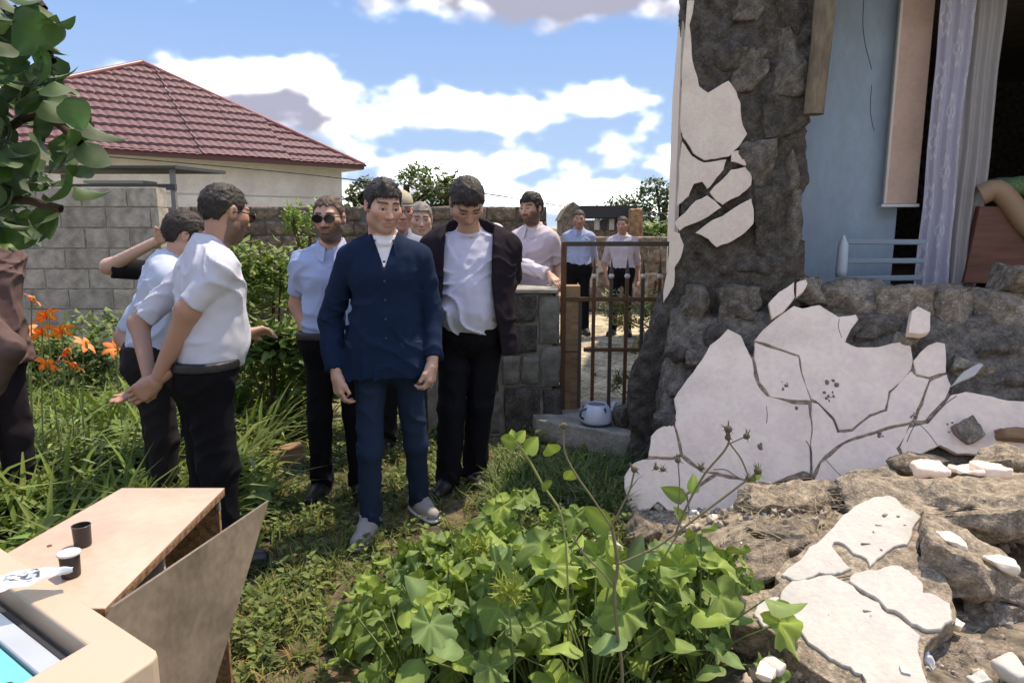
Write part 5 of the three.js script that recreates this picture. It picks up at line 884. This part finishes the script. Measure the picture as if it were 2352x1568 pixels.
// ---------------------------------------------------------------- plants
// leaf blade along +y from its stalk, face towards +z
function blade(len, wid, prof, curl, fold, n = 6, rib = 1.35, wav = 0) {
  const pos = [], col = [], idx = [], A = [-1, -.5, 0, .5, 1];
  for (let j = 0; j <= n; j++) { const t = j / n, w = wid * prof(t), a = curl * t, y = curl ? Math.sin(a) / curl * len : t * len, z = curl ? -(1 - Math.cos(a)) / curl * len : 0; A.forEach((q, i) => { pos.push(q * w, y, z + Math.abs(q) * w * fold + wav * w * Math.sin(t * 9 + i * 2)); const k = i === 2 ? rib : i % 2 ? 1 : .92; col.push(k, k, k * .95); }); }
  for (let j = 0; j < n; j++) for (let i = 0; i < 4; i++) { const a = j * 5 + i; idx.push(a, a + 1, a + 5, a + 1, a + 6, a + 5); }
  const g = new THREE.BufferGeometry(); g.setAttribute('position', new THREE.Float32BufferAttribute(pos, 3)); g.setAttribute('color', new THREE.Float32BufferAttribute(col, 3)); g.setIndex(idx); g.computeVertexNormals(); return g;
}
const ovate = t => Math.pow(Math.sin(Math.PI * Math.pow(t, .62)), .8) * (1 - .25 * t) + .02, lance = t => Math.sin(Math.PI * Math.min(1, t * .92 + .06)) * .9 + .03, strap = t => (1 - Math.pow(t, 3)) * .9 + .1 * (1 - t);
// broad lobed leaf, stalk at the origin, face towards +y, tip towards +z
function lobed(r, seed, lob = 5, deep = .28, cup = .2) {
  const R = rng(seed), pos = [0, 0, 0], col = [1.3, 1.3, 1.2], idx = [], NA = 40, ph = R() * 6;
  for (let q = 1; q <= 4; q++) for (let i = 0; i < NA; i++) {
    const a = i / NA * 6.2832, f = q / 4, notch = 1 - .75 * Math.exp(-Math.pow((Math.abs(a - Math.PI)) / .22, 2)); const lb = 1.08 - (deep + .12 * noise(a * 2, seed, 3)) * f * Math.abs(Math.sin(a * lob / 2)) - .10 * f * Math.abs(Math.sin(a * lob * 1.5 + ph)) + .10 * noise(Math.cos(a) * 3, Math.sin(a) * 3, seed * 3.1) * f;
    const rr = r * f * lb * notch * (1 + .12 * Math.cos(a)); const h = r * (cup * f * f * (1 + .5 * Math.sin(a * 2 + ph)) + .13 * f * Math.sin(a * lob + ph) + .10 * f * f * noise(Math.cos(a) * 2 + seed, Math.sin(a) * 2, f * 2) + .03 * Math.cos(a * lob) * f) - r * .45 * f * f * Math.max(0, Math.cos(a));
    pos.push(Math.sin(a) * rr, h, Math.cos(a) * rr + r * .12 * f); const v = Math.pow(.5 - .5 * Math.cos(a * lob + Math.PI), 12), k = .92 + .5 * v * (1 - .4 * f) + .12 * noise(pos.length, 1, seed); col.push(k, k, k * .92);
  }
  for (let i = 0; i < NA; i++) { const j = (i + 1) % NA; idx.push(0, 1 + i, 1 + j); for (let q = 0; q < 3; q++) { const a = 1 + q * NA + i, b = 1 + q * NA + j; idx.push(a, a + NA, b, b, a + NA, b + NA); } }
  const g = new THREE.BufferGeometry(); g.setAttribute('position', new THREE.Float32BufferAttribute(pos, 3)); g.setAttribute('color', new THREE.Float32BufferAttribute(col, 3)); g.setIndex(idx); g.computeVertexNormals(); return g;
}
const eul = (x, y, z) => new THREE.Euler(x, y, z, 'YXZ');
const GL = { dark: leafMat([.045, .085, .030]), dark2: leafMat([.06, .115, .034]), mid: leafMat([.19, .28, .055]), fresh: leafMat([.27, .37, .06]), yellow: leafMat([.22, .32, .05]), blueish: leafMat([.18, .28, .09]), grass: leafMat([.145, .20, .045]), dry: leafMat([.30, .24, .10], { transmission: .2 }) };
const stemM = mat([.15, .20, .06], .7), barkM = mat([.12, .09, .065], .9, { map: rep(texWood, 3), bumpMap: rep(bumpMud, 4), bumpScale: .006 }), weedM = mat([.17, .15, .08], .75);

// fruit tree whose branches hang into the top left corner
{
  const t = thing('fruit_tree', 'leafy tree with big dark glossy leaves hanging into the top left corner', 'tree', V(-2.15, 0, -1.75));
  const L = (x, y, z) => V(x + 2.15, y, z + 1.75);
  { const g = tube([[0, -.05, 0], [.03, .9, .02], [-.02, 1.7, -.03], [.08, 2.5, -.05]], .085, 20, 12); mesh('trunk', g, barkM, t); }
  const limbs = [[[0, 1.5, 0], at(-40, 330, 1.6), at(90, 260, 1.55), at(185, 330, 1.5)], [[0, 1.9, 0], at(-60, 120, 1.7), at(60, 60, 1.65), at(120, 140, 1.6)], [[0, 1.3, 0], at(-40, 470, 1.55), at(60, 460, 1.5), at(140, 480, 1.5)], [[.05, 2.2, 0], at(-80, -60, 1.8), at(40, -50, 1.7), at(100, 20, 1.65)]];
  limbs.forEach(l => mesh('branch', tube(l.map((p, i) => i ? L(p.x, p.y, p.z) : V(...p)), .009, 20, 6), barkM, t));
  const geos = [0, 1, 2, 3, 4].map(i => blade(.105 + .008 * i, .044 + .004 * (i % 3), ovate, .7 + .35 * i * (i % 2 ? 1 : .6), .25 + .1 * (i % 3), 8, 1.25, .05)), gl = [GL.dark, GL.dark2, GL.dark, leafMat([.07, .15, .03], { roughness: .45 })]; const R = rng(31);
  const B = [[0, 100], [60, 135], [120, 150], [180, 190], [215, 175], [300, 238], [370, 240], [430, 222], [470, 190], [520, 130], [560, 70], [595, 25]];
  const bnd = y => { for (let i = 0; i < B.length - 1; i++) if (y <= B[i + 1][0]) return mix(B[i][1], B[i + 1][1], (y - B[i][0]) / (B[i + 1][0] - B[i][0])); return 0; };
  let n = 0; while (n < 299) {
    const py = -120 + 700 * R(), px = -190 + 430 * R(), b = py < 0 ? 95 : bnd(py); if (px > b - 32) continue; if (fbm(px * .013, py * .013, 2, 2) < -.16 && R() < .8) continue;
    const p = at(px, py - 25, 1.36 + .55 * R()), m = mesh('leaf', geos[Math.floor(R() * 5)], gl[Math.floor(R() * 4)], t);
    m.position.copy(L(p.x, p.y, p.z)); m.rotation.copy(eul(Math.PI - .9 + 1.3 * R(), (R() - .5) * 3.6, (R() - .5) * 1.3)); const s = .55 + .36 * R(); m.scale.set(s, s, s); n++;
  }
}
// orange day lilies in front of the block wall
{
  const R = rng(8), strapG = [0, 1, 2, 3].map(i => blade(.62 + .08 * i, .0125, strap, 1.5 + .35 * i, .35, 9, 1.1)), petal = blade(.075, .017, t => Math.pow(Math.sin(Math.PI * (t * .86 + .10)), .8), -1.35, .15, 6, 1.5);
  const orange = new THREE.MeshPhysicalMaterial({ color: lin(.85, .25, .04), roughness: .6, transmission: .35, thickness: 0, side: THREE.DoubleSide, vertexColors: true });
  const fl = mergeGeometries([0, 1, 2, 3, 4, 5].map(k => { const g = petal.clone(); g.rotateX(.75 + (k % 2) * .15); g.rotateY(k * Math.PI / 3); return g; }));
  const spots = [[18, 640, 4.2], [70, 680, 4.3], [105, 716, 4.1], [95, 754, 4.0], [140, 752, 4.2], [190, 782, 4.1], [152, 800, 4.0], [102, 828, 3.9], [165, 832, 4.0], [8, 700, 4.0], [262, 790, 4.3], [58, 750, 4.4]];
  spots.forEach(([px, py, d], i) => {
    const p = at(px, py, d), t = thing('day_lily', `orange day lily before the block wall, ${['highest at the left edge', 'second highest', 'third highest', 'over the left tuft', 'beside a second open flower', 'nearest the leaning man', 'in the middle of the low group', 'lowest on the left', 'lowest on the right', 'behind the brown jacket', 'touching the white shirt', 'half hidden behind others'][i]}`, 'flower', V(p.x + (R() - .5) * .16, 0, p.z + .04), 0, 'orange day lilies in the bed');
    const tip = V(p.x - t.position.x, p.y, p.z - t.position.z); mesh('stem', tube([[0, 0, 0], [tip.x * .3, p.y * .5, tip.z * .4], [tip.x, tip.y - .03, tip.z]], .004, 12, 5), stemM, t);
    const f = mesh('flower', fl, orange, t); f.position.copy(tip).add(V(0, -.03, 0)); f.rotation.copy(eul(.5 + R() * .5, R() * 6, 0)); f.scale.setScalar(1.15);
    mesh('bud', new THREE.SphereGeometry(.011, 8, 6).scale(.8, 2.4, .8).translate(tip.x + .03, tip.y - .02, tip.z + .02), mat([.45, .30, .05], .7), t);
    for (let k = 0; k < 16; k++) { const m = mesh('leaf', strapG[k % 4], k % 5 ? GL.grass : GL.fresh, t); m.rotation.copy(eul(-.1 - .35 * R(), R() * 6.28, 0)); m.scale.setScalar(.8 + .4 * R()); m.position.set((R() - .5) * .2, 0, (R() - .5) * .2); }
  });
}
function leafCloud(N, fn, geo, R, h0 = .6, h1 = 1.25) {
  const src = geo.toNonIndexed(), sp = src.attributes.position, sc = src.attributes.color, c = sp.count, pos = new Float32Array(N * c * 3), nor = new Float32Array(N * c * 3), col = new Float32Array(N * c * 3), v = V(), m = new THREE.Matrix4(), q = new THREE.Quaternion(), sn = src.attributes.normal, nm = new THREE.Matrix3();
  for (let i = 0; i < N; i++) { const { p, e, s, k } = fn(i); m.compose(p, q.setFromEuler(e), V(s, s, s)); nm.getNormalMatrix(m); for (let j = 0; j < c; j++) { const o = (i * c + j) * 3; v.fromBufferAttribute(sp, j).applyMatrix4(m); pos[o] = v.x; pos[o + 1] = v.y; pos[o + 2] = v.z; v.fromBufferAttribute(sn, j).applyMatrix3(nm).normalize(); nor[o] = v.x; nor[o + 1] = v.y; nor[o + 2] = v.z; col[o] = sc.getX(j) * k[0]; col[o + 1] = sc.getY(j) * k[1]; col[o + 2] = sc.getZ(j) * k[2]; } }
  const g = new THREE.BufferGeometry(); g.setAttribute('position', new THREE.BufferAttribute(pos, 3)); g.setAttribute('normal', new THREE.BufferAttribute(nor, 3)); g.setAttribute('color', new THREE.BufferAttribute(col, 3)); return g;
}
// bushes and trees: crown of leaf clumps on a branching trunk
function bush(name, label, cat, p, rx, ry, rz, N, leaf, m, seed, trunkH, trunkR, group) {
  const R = rng(seed), t = thing(name, label, cat, p, 0, group), cl = [];
  for (let i = 0; i < Math.max(9, N / 130); i++) { const a = R() * 6.28, b = Math.acos(1 - 1.75 * R()), r = .55 + .42 * Math.cbrt(R()); cl.push([Math.sin(b) * Math.cos(a) * rx * r, trunkH + ry + Math.cos(b) * ry * r, Math.sin(b) * Math.sin(a) * rz * r, .2 + .16 * R(), .75 + .5 * R()]); }
  const g = leafCloud(N, () => { const c = cl[Math.floor(R() * cl.length)], a = R() * 6.28, b = Math.acos(1 - 2 * R()), r = Math.cbrt(R()) * c[3] * 1.25, k = c[4] * (.75 + .5 * R()), y = .9 + .4 * R(); return { p: V(c[0] + Math.sin(b) * Math.cos(a) * r * rx, c[1] + Math.cos(b) * r * ry, c[2] + Math.sin(b) * Math.sin(a) * r * rz), e: eul(1 + R() * 1.8, R() * 6.28, (R() - .5) * 1.5), s: .7 + .6 * R(), k: [k * y, k, k * .9] }; }, leaf, R);
  mesh('crown', g, m, t); mesh('trunk', tube([[0, -.05, 0], [.03, trunkH * .5 + .05, .02], [0, trunkH + ry * .6, 0], [.04, trunkH + ry * 1.4, 0]], trunkR, 12, 7), barkM, t);
  for (let i = 0; i < 6; i++) { const c = cl[i]; mesh('limb', tube([[0, trunkH + ry * .3, 0], [c[0] * .5, (trunkH + c[1]) * .55, c[2] * .5], [c[0], c[1], c[2]]], trunkR * .45, 8, 5), barkM, t); }
  return t;
}
const leafS = blade(.075, .021, lance, .6, .3, 2), leafM = blade(.11, .032, ovate, .8, .3, 4), leafL = blade(.20, .075, ovate, 1.0, .25, 5, 1.3), leafF = blade(.16, .05, lance, .4, .2, 2);
bush('leafy_shrub', 'bright green leafy shrub between the polo man and the sunglasses man', 'shrub', V(at(630, 900, 5.6).x, 0, -5.6), .66, .70, .5, 6000, leafS, leafMat([.19, .28, .055]), 51, .04, .014);
bush('broadleaf_shrub', 'darker shrub with broad leaves low beside the polo man', 'shrub', V(at(622, 900, 5.0).x, 0, -5.0), .44, .38, .3, 1000, leafM, leafMat([.12, .20, .05]), 52, .05, .014);
bush('tall_sprout', 'light green sprouting bush before the old stone wall', 'shrub', V(at(705, 560, 8).x, 0, -8), .35, .55, .3, 700, leafS, leafMat([.20, .32, .06]), 53, .7, .02);
bush('garden_bush', 'dark green bush at the foot of the block wall behind the lilies', 'shrub', V(at(210, 760, 5.9).x, 0, -5.9), 1.0, .36, .4, 2600, leafS, leafMat([.15, .23, .055]), 54, .05, .02);
bush('wall_bush', 'green bush under the block wall at the left edge', 'shrub', V(at(40, 760, 5.7).x, 0, -5.7), .7, .34, .4, 1500, leafS, leafMat([.12, .19, .05]), 55, .05, .02);
bush('walnut_tree', 'green tree behind the pale house above the men', 'tree', V(at(930, 430, 19).x, 0, -19), 1.55, .75, 1.2, 3400, leafF, leafMat([.085, .135, .04]), 56, 1.6, .09);
bush('slim_tree', 'slim grey green tree at the corner of the pale house', 'tree', V(at(838, 430, 16).x, 0, -16), .45, .6, .4, 700, leafF, leafMat([.13, .16, .09]), 57, 1.3, .05);
bush('poplar_tree', 'dark green tree rising beyond the gate beside the ruined house', 'tree', V(at(1525, 500, 26).x, 0, -26), 2.0, 1.25, 1.5, 3400, leafF, leafMat([.05, .095, .04]), 58, .7, .12);
bush('distant_tree', 'smaller dark tree left of the taller one beyond the gate', 'tree', V(at(1440, 500, 28).x, 0, -28), 1.3, .9, 1.2, 1500, leafF, leafMat([.055, .10, .045]), 59, .6, .1);
bush('reed_clump', 'pale green reeds beyond the gate against the far trees', 'reeds', V(at(1508, 560, 15).x, 0, -15), .8, .8, .5, 1500, leafF, leafMat([.17, .26, .09]), 60, .2, .02);
bush('yard_bush', 'grey green bush behind the right end of the gate', 'shrub', V(at(1500, 640, 9).x, 0, -9), .55, .55, .4, 1300, leafS, leafMat([.22, .26, .11]), 61, .1, .02);
bush('gate_weed', 'small leafy weed growing behind the gate bars', 'shrub', V(at(1450, 900, 5.9).x, 0, -5.9), .16, .18, .1, 420, leafS.clone().scale(.5, .5, .5), leafMat([.20, .25, .10]), 62, .02, .006);

// broad leaved vegetable plants in the foreground
{
  const R = rng(61), geos = [0, 1, 2, 3, 4, 5].map(i => i > 3 ? blade(.13, .055, ovate, .9, .3, 7, 1.3, .08).rotateX(Math.PI / 2) : lobed(.076 + .012 * (i % 3), 20 + i, 5 + (i % 2) * 2, .17 + .07 * (i % 3), .16 + .10 * (i % 2))), ms = [GL.mid, GL.fresh, GL.blueish, GL.fresh, GL.mid, leafMat([.20, .29, .075])];
  const sp = [[930, 1400, .62], [985, 1345, .5], [1060, 1340, .55], [1150, 1300, .55], [1000, 1470, .8], [1100, 1450, .85], [1210, 1390, .8], [1260, 1300, .5], [900, 1560, .75], [1010, 1590, 1.1], [1120, 1540, 1.15], [1230, 1500, 1.0], [1335, 1440, .8], [1340, 1560, 1.2], [1230, 1620, 1.25], [1460, 1520, 1.0], [1560, 1540, 1.0], [1470, 1620, 1.3], [1600, 1620, 1.2], [1110, 1660, 1.3], [1360, 1680, 1.3], [950, 1680, 1.1], [1560, 1430, .6], [1640, 1520, .8], [1500, 1400, .55], [1400, 1360, .5], [850, 1480, .5], [1110, 1500, .9], [1600, 1450, .6], [1190, 1270, .75], [1310, 1300, .7]];
  const where = ['at the far left', 'beside the bare path', 'behind the left cluster', 'nearest the men', 'left of centre', 'in the middle of the patch', 'right of the path end', 'under the plaster chunks', 'at the lower left', 'in the lower left centre', 'in the lower middle', 'left of the tall weed stem', 'just behind the tall weed stem', 'in front of the tall weed stem', 'at the bottom centre', 'right of the tall weed stem', 'against the dark clod', 'at the bottom right', 'at the bottom right corner of the patch', 'lowest in the centre', 'lowest under the tall weed', 'lowest at the left', 'beside the flat earth block', 'lapping over the rubble edge', 'under the branching weed', 'behind the branching weed near the stone', 'smallest beside the path', 'in the dense centre', 'between dark clod and tall weed', 'rising highest before the low wall', 'rising before the doorstep'];
  sp.forEach(([px, py, sc], i) => {
    if (!sc) sc = .7; const p = onY(px, py, 0), y = gh(p.x, p.z), t = thing('squash_plant', `green plant with broad lobed leaves ${where[i]}`, 'plant', V(p.x, y, p.z), 0, 'broad leaved plants in the foreground');
    const n = 21; for (let k = 0; k < n; k++) {
      const a = k * 2.4 + R() * .7, r = (.04 + .20 * Math.sqrt(k / n)) * sc, h = (.34 - .22 * (k / n) + .10 * R()) * sc, tip = V(Math.cos(a) * r, h, Math.sin(a) * r);
      mesh('stalk', tube([[0, 0, 0], [tip.x * .35, h * .6, tip.z * .35], tip], .0032, 6, 4), stemM, t);
      const m = mesh('leaf', geos[Math.floor(R() * 6)], ms[Math.floor(R() * 6)], t); m.position.copy(tip); m.rotation.copy(eul(.1 + .75 * R(), Math.PI / 2 - a + (R() - .5) * 1.2, (R() - .5) * .7)); m.scale.setScalar((.42 + .55 * R()) * (.8 + .25 * sc));
    }
  });
}
// tall branching weeds with burr heads
{
  const z4 = (x, y, d = 1.78) => at(1012.2 + x * .3838, 966.2 + y * .3838, d), R = rng(4);
  const base = z4(1085, 1560, 1.74); base.y = gh(base.x, base.z); const w = thing('tall_weed', 'tall branching weed with bare brown stems and burr heads before the plaster', 'weed', base);
  const st = (pts, r, nm = 'stem') => mesh(nm, tube(pts.map(p => (p.isVector3 ? p : z4(...p)).clone().sub(base)), r, 26, 6), weedM, w);
  st([base, [1085, 1500], [1055, 1250], [1040, 1000], [1060, 860], [1025, 640]], .0048); st([[1025, 640], [920, 480], [790, 290], [742, 180], [735, 30]], .0030, 'branch');
  st([[1060, 860], [1300, 750], [1440, 650], [1600, 530], [1840, 350], [1910, 300]], .0032, 'branch'); st([[1400, 690], [1470, 520], [1580, 320], [1722, 140], [1726, 60]], .003, 'branch'); st([[1722, 140], [1790, 110], [1832, 92]], .002, 'branch'); st([[1735, 140], [1800, 230], [1845, 340]], .0024, 'branch'); st([[1025, 625], [1080, 520], [1130, 420], [1160, 300]], .0026, 'branch'); st([[1420, 560], [1430, 380], [1420, 240]], .0018, 'branch'); st([[1040, 1000], [960, 900], [860, 800], [790, 690]], .0024, 'branch'); st([[1440, 650], [1370, 760], [1330, 830]], .0022, 'branch');
  const burr = (x, y, s = 1) => { const g = [new THREE.IcosahedronGeometry(.012 * s, 1)]; for (let k = 0; k < 9; k++) { const c = new THREE.ConeGeometry(.0022, .03 * s, 4); c.translate(0, .015 * s, 0); c.rotateX(R() * 3 - .6); c.rotateY(R() * 6); g.push(c); } g.forEach((q, i) => { if (q.index) g[i] = q.toNonIndexed(); g[i].deleteAttribute('uv'); }); const p = z4(x, y).sub(base); mesh('burr', mergeGeometries(g).translate(p.x, p.y, p.z), mat([.10, .085, .05], .9), w); };
  [[1722, 50, .9], [1720, 100, .7], [1832, 92, .75], [1160, 290, .8], [1290, 280, .6], [1330, 290, .6], [1420, 235, .7], [1560, 280, .7], [1845, 345, .8], [1900, 300, .9], [735, 30, .8]].forEach(q => burr(...q));
  const lf = (x, y, len, ang, m, tilt = 0) => { const q = mesh('leaf', blade(len, len * .3, ovate, .5, .3, 6), m, w); q.position.copy(z4(x, y).sub(base)); q.rotation.set(-.5 + tilt, 0, ang, 'ZYX'); };
  lf(1480, 460, .085, 1.45, GL.mid); lf(1500, 440, .065, -.35, GL.mid); lf(1470, 590, .05, .9, GL.fresh); lf(1040, 640, .13, 1.35, GL.fresh, -.2); lf(800, 290, .07, 2.7, GL.fresh); lf(1870, 340, .05, -1.2, GL.mid); lf(1880, 330, .045, 2.6, GL.mid); lf(1040, 1000, .10, .6, GL.mid); lf(1100, 850, .16, -1.3, GL.dark2, -.3);
  const b2 = z4(780, 900, 1.95); b2.y = gh(b2.x, b2.z); const w2 = thing('leafy_weed', 'tall thin green stem with pale leaves at its tip, left of the tall weed', 'weed', b2);
  mesh('stem', tube([b2, z4(720, 560, 1.92), z4(620, 400, 1.9), z4(520, 220, 1.88), z4(440, 115, 1.86)].map(p => p.clone().sub(b2)), .0034, 24, 6), mat([.30, .33, .12], .7), w2);
  const l2 = (x, y, len, ang, m, d = 1.86) => { const q = mesh('leaf', blade(len, len * .36, ovate, .6, .35, 7), m, w2); q.position.copy(z4(x, y, d).sub(b2)); q.rotation.set(-.55, 0, ang, 'ZYX'); };
  l2(460, 125, .075, 1.75, GL.yellow); l2(500, 190, .075, -.95, GL.yellow); l2(640, 140, .08, -2.6, GL.fresh); l2(600, 380, .055, -1.9, GL.yellow); l2(440, 120, .04, .3, GL.fresh); l2(450, 118, .05, -1.0, GL.fresh);
  // yellow green flower tufts among the leaves
  const fil = blade(.055, .003, lance, 1.1, .1, 3); [[400, 1050, 1.85], [230, 790, 2.3]].forEach(([x, y, d], i) => {
    const p = z4(x, y, d), g = leafCloud(130, () => ({ p: V((R() - .5) * .06, (R() - .5) * .05, (R() - .5) * .05), e: eul(-1 + R() * 2, R() * 6.28, (R() - .5) * 2), s: .6 + .7 * R(), k: [1 + .3 * R(), 1, .8] }), fil, R), t = thing('flower_tuft', ['yellow green flower tuft in the middle of the leaves', 'yellow green flower tuft at the left of the leaves', 'yellow green flower tuft right of the tall weed stem', 'yellow green flower tuft highest in the patch', 'yellow green flower tuft low on the left', 'yellow green flower tuft beside the path', 'yellow green flower tuft at the bottom'][i], 'flower', V(p.x, gh(p.x, p.z), p.z), 0, 'yellow green flower tufts');
    mesh('filaments', g.translate(0, p.y - t.position.y, 0), leafMat([.26, .36, .07]), t); mesh('stem', tube([[0, 0, 0], [.02, (p.y - t.position.y) * .5, .01], [0, p.y - t.position.y, 0]], .003, 8, 5), stemM, t);
  });
}
// grass, weeds and dry stalks: nobody could count them
{
  const R = rng(99), mtx = new THREE.Matrix4(), q = new THREE.Quaternion(), c = new THREE.Color();
  const tuft = (n, len, wid, seed) => { const r = rng(seed), l = []; for (let i = 0; i < n; i++) { const g = blade(len * (.5 + .7 * r()), wid, strap, .5 + 1.2 * r(), .3, 3, 1.05); g.rotateX(-.15 - .6 * r()); g.rotateY(r() * 6.28); g.translate((r() - .5) * .05, 0, (r() - .5) * .05); l.push(g); } return mergeGeometries(l); };
  const rosette = (n, len, seed) => { const r = rng(seed), l = []; for (let i = 0; i < n; i++) { const g = blade(len * (.6 + .6 * r()), len * .30, ovate, .9, .3, 3, 1.15); g.rotateX(-.5 - .7 * r()); g.rotateY(i * 2.4 + r()); g.translate(0, .015 * i * r(), 0); l.push(g); } return mergeGeometries(l); };
  const scatter = (name, label, geo, m, N, fn) => { const im = new THREE.InstancedMesh(geo, m, N); let n = 0, guard = 0; while (n < N && guard++ < N * 60) { const s = fn(); if (!s) continue; q.setFromEuler(eul((R() - .5) * .4, R() * 6.28, (R() - .5) * .4)); mtx.compose(V(s[0], gh(s[0], s[1]) * (s[1] < -12 ? .3 : 1) + (s[3] || 0), s[1]), q, V(s[2], s[2], s[2])); im.setMatrixAt(n, mtx); const k = .65 + .7 * R(), y = R(); im.setColorAt(n, c.setRGB(k * (1 + .35 * y * y), k, k * .9)); n++; } im.count = n; im.name = name; im.userData = { kind: 'stuff', label, category: 'grass' }; im.castShadow = im.receiveShadow = true; scene.add(im); };
  const path = (x, d) => { const cx = d < 3.2 ? mix(-.55, -.42, (d - 1.5) / 1.7) : mix(-.42, -.2, (d - 3.2) / 1.5); return Math.exp(-Math.pow((x - cx) / (.22 + .08 * noise(d * 2, 1, 1)), 2)) * sst(1.1, 1.7, d); };
  const near = (dens) => () => { const x = -3.6 + 4.9 * R(), d = 1.25 + 4.2 * R(); if (path(x, d) > R() * 1.1 || x > .62 + .2 * noise(d, 1, 2) || R() > dens + fbm(x * 1.3, 7, d * 1.3, 3) * 1.6) return null; return [x, -d, .55 + .7 * R()]; };
  scatter('short_grass', 'short green grass between the weeds on the yard', tuft(8, .10, .0035, 5), GL.grass, 5200, near(.62));
  scatter('low_weeds', 'low leafy weeds covering the yard', rosette(7, .05, 7), leafMat([.15, .22, .055]), 4200, near(.5));
  scatter('dry_grass', 'dry straw coloured grass in the yard', tuft(6, .10, .0026, 9), GL.dry, 1500, near(.4));
  scatter('bed_grass', 'tall arching green leaves of the flower bed', tuft(12, .58, .016, 11), leafMat([.17, .26, .05]), 640, () => { const x = -4.2 + 3.1 * R(), d = 2.75 + 3 * R(); if (x > -1.2 - (d - 2.75) * .24 || (d < 3.3 && x > -1.55)) return null; return [x, -d, .6 + .6 * R()]; });
  scatter('bed_weeds', 'broad leafy weeds of the flower bed', rosette(9, .17, 13), leafMat([.15, .25, .055]), 560, () => { const x = -4.4 + 3.6 * R(), d = 2.6 + 3.1 * R(); if (x > -1.15 - (d - 2.6) * .24 || (d < 3.3 && x > -1.5)) return null; return [x, -d, .6 + .8 * R(), .12 * R()]; });
  scatter('wall_weeds', 'dark weeds growing around the doorstep and low wall', tuft(14, .24, .006, 15), leafMat([.12, .19, .05]), 520, () => { const x = -.1 + 1.05 * R(), d = 3.55 + 1.25 * R(); if (d > 4.5 + .1 * R() || x > .95 - (4.7 - d) * .3) return null; return [x, -d, (.45 + .6 * R()) * (d > 4.2 ? .6 : 1)]; });
  scatter('yard_grass', 'dry and green grass tufts beyond the gate', tuft(10, .22, .007, 17), leafMat([.22, .23, .09]), 1100, () => { const x = -6 + 11 * R(), d = 5.6 + 12 * R() * R(); if (x > -.3 && x < 1.6 && R() < .93) return null; return [x, -d, .6 + .9 * R()]; });
}
renderer.render(scene, camera);
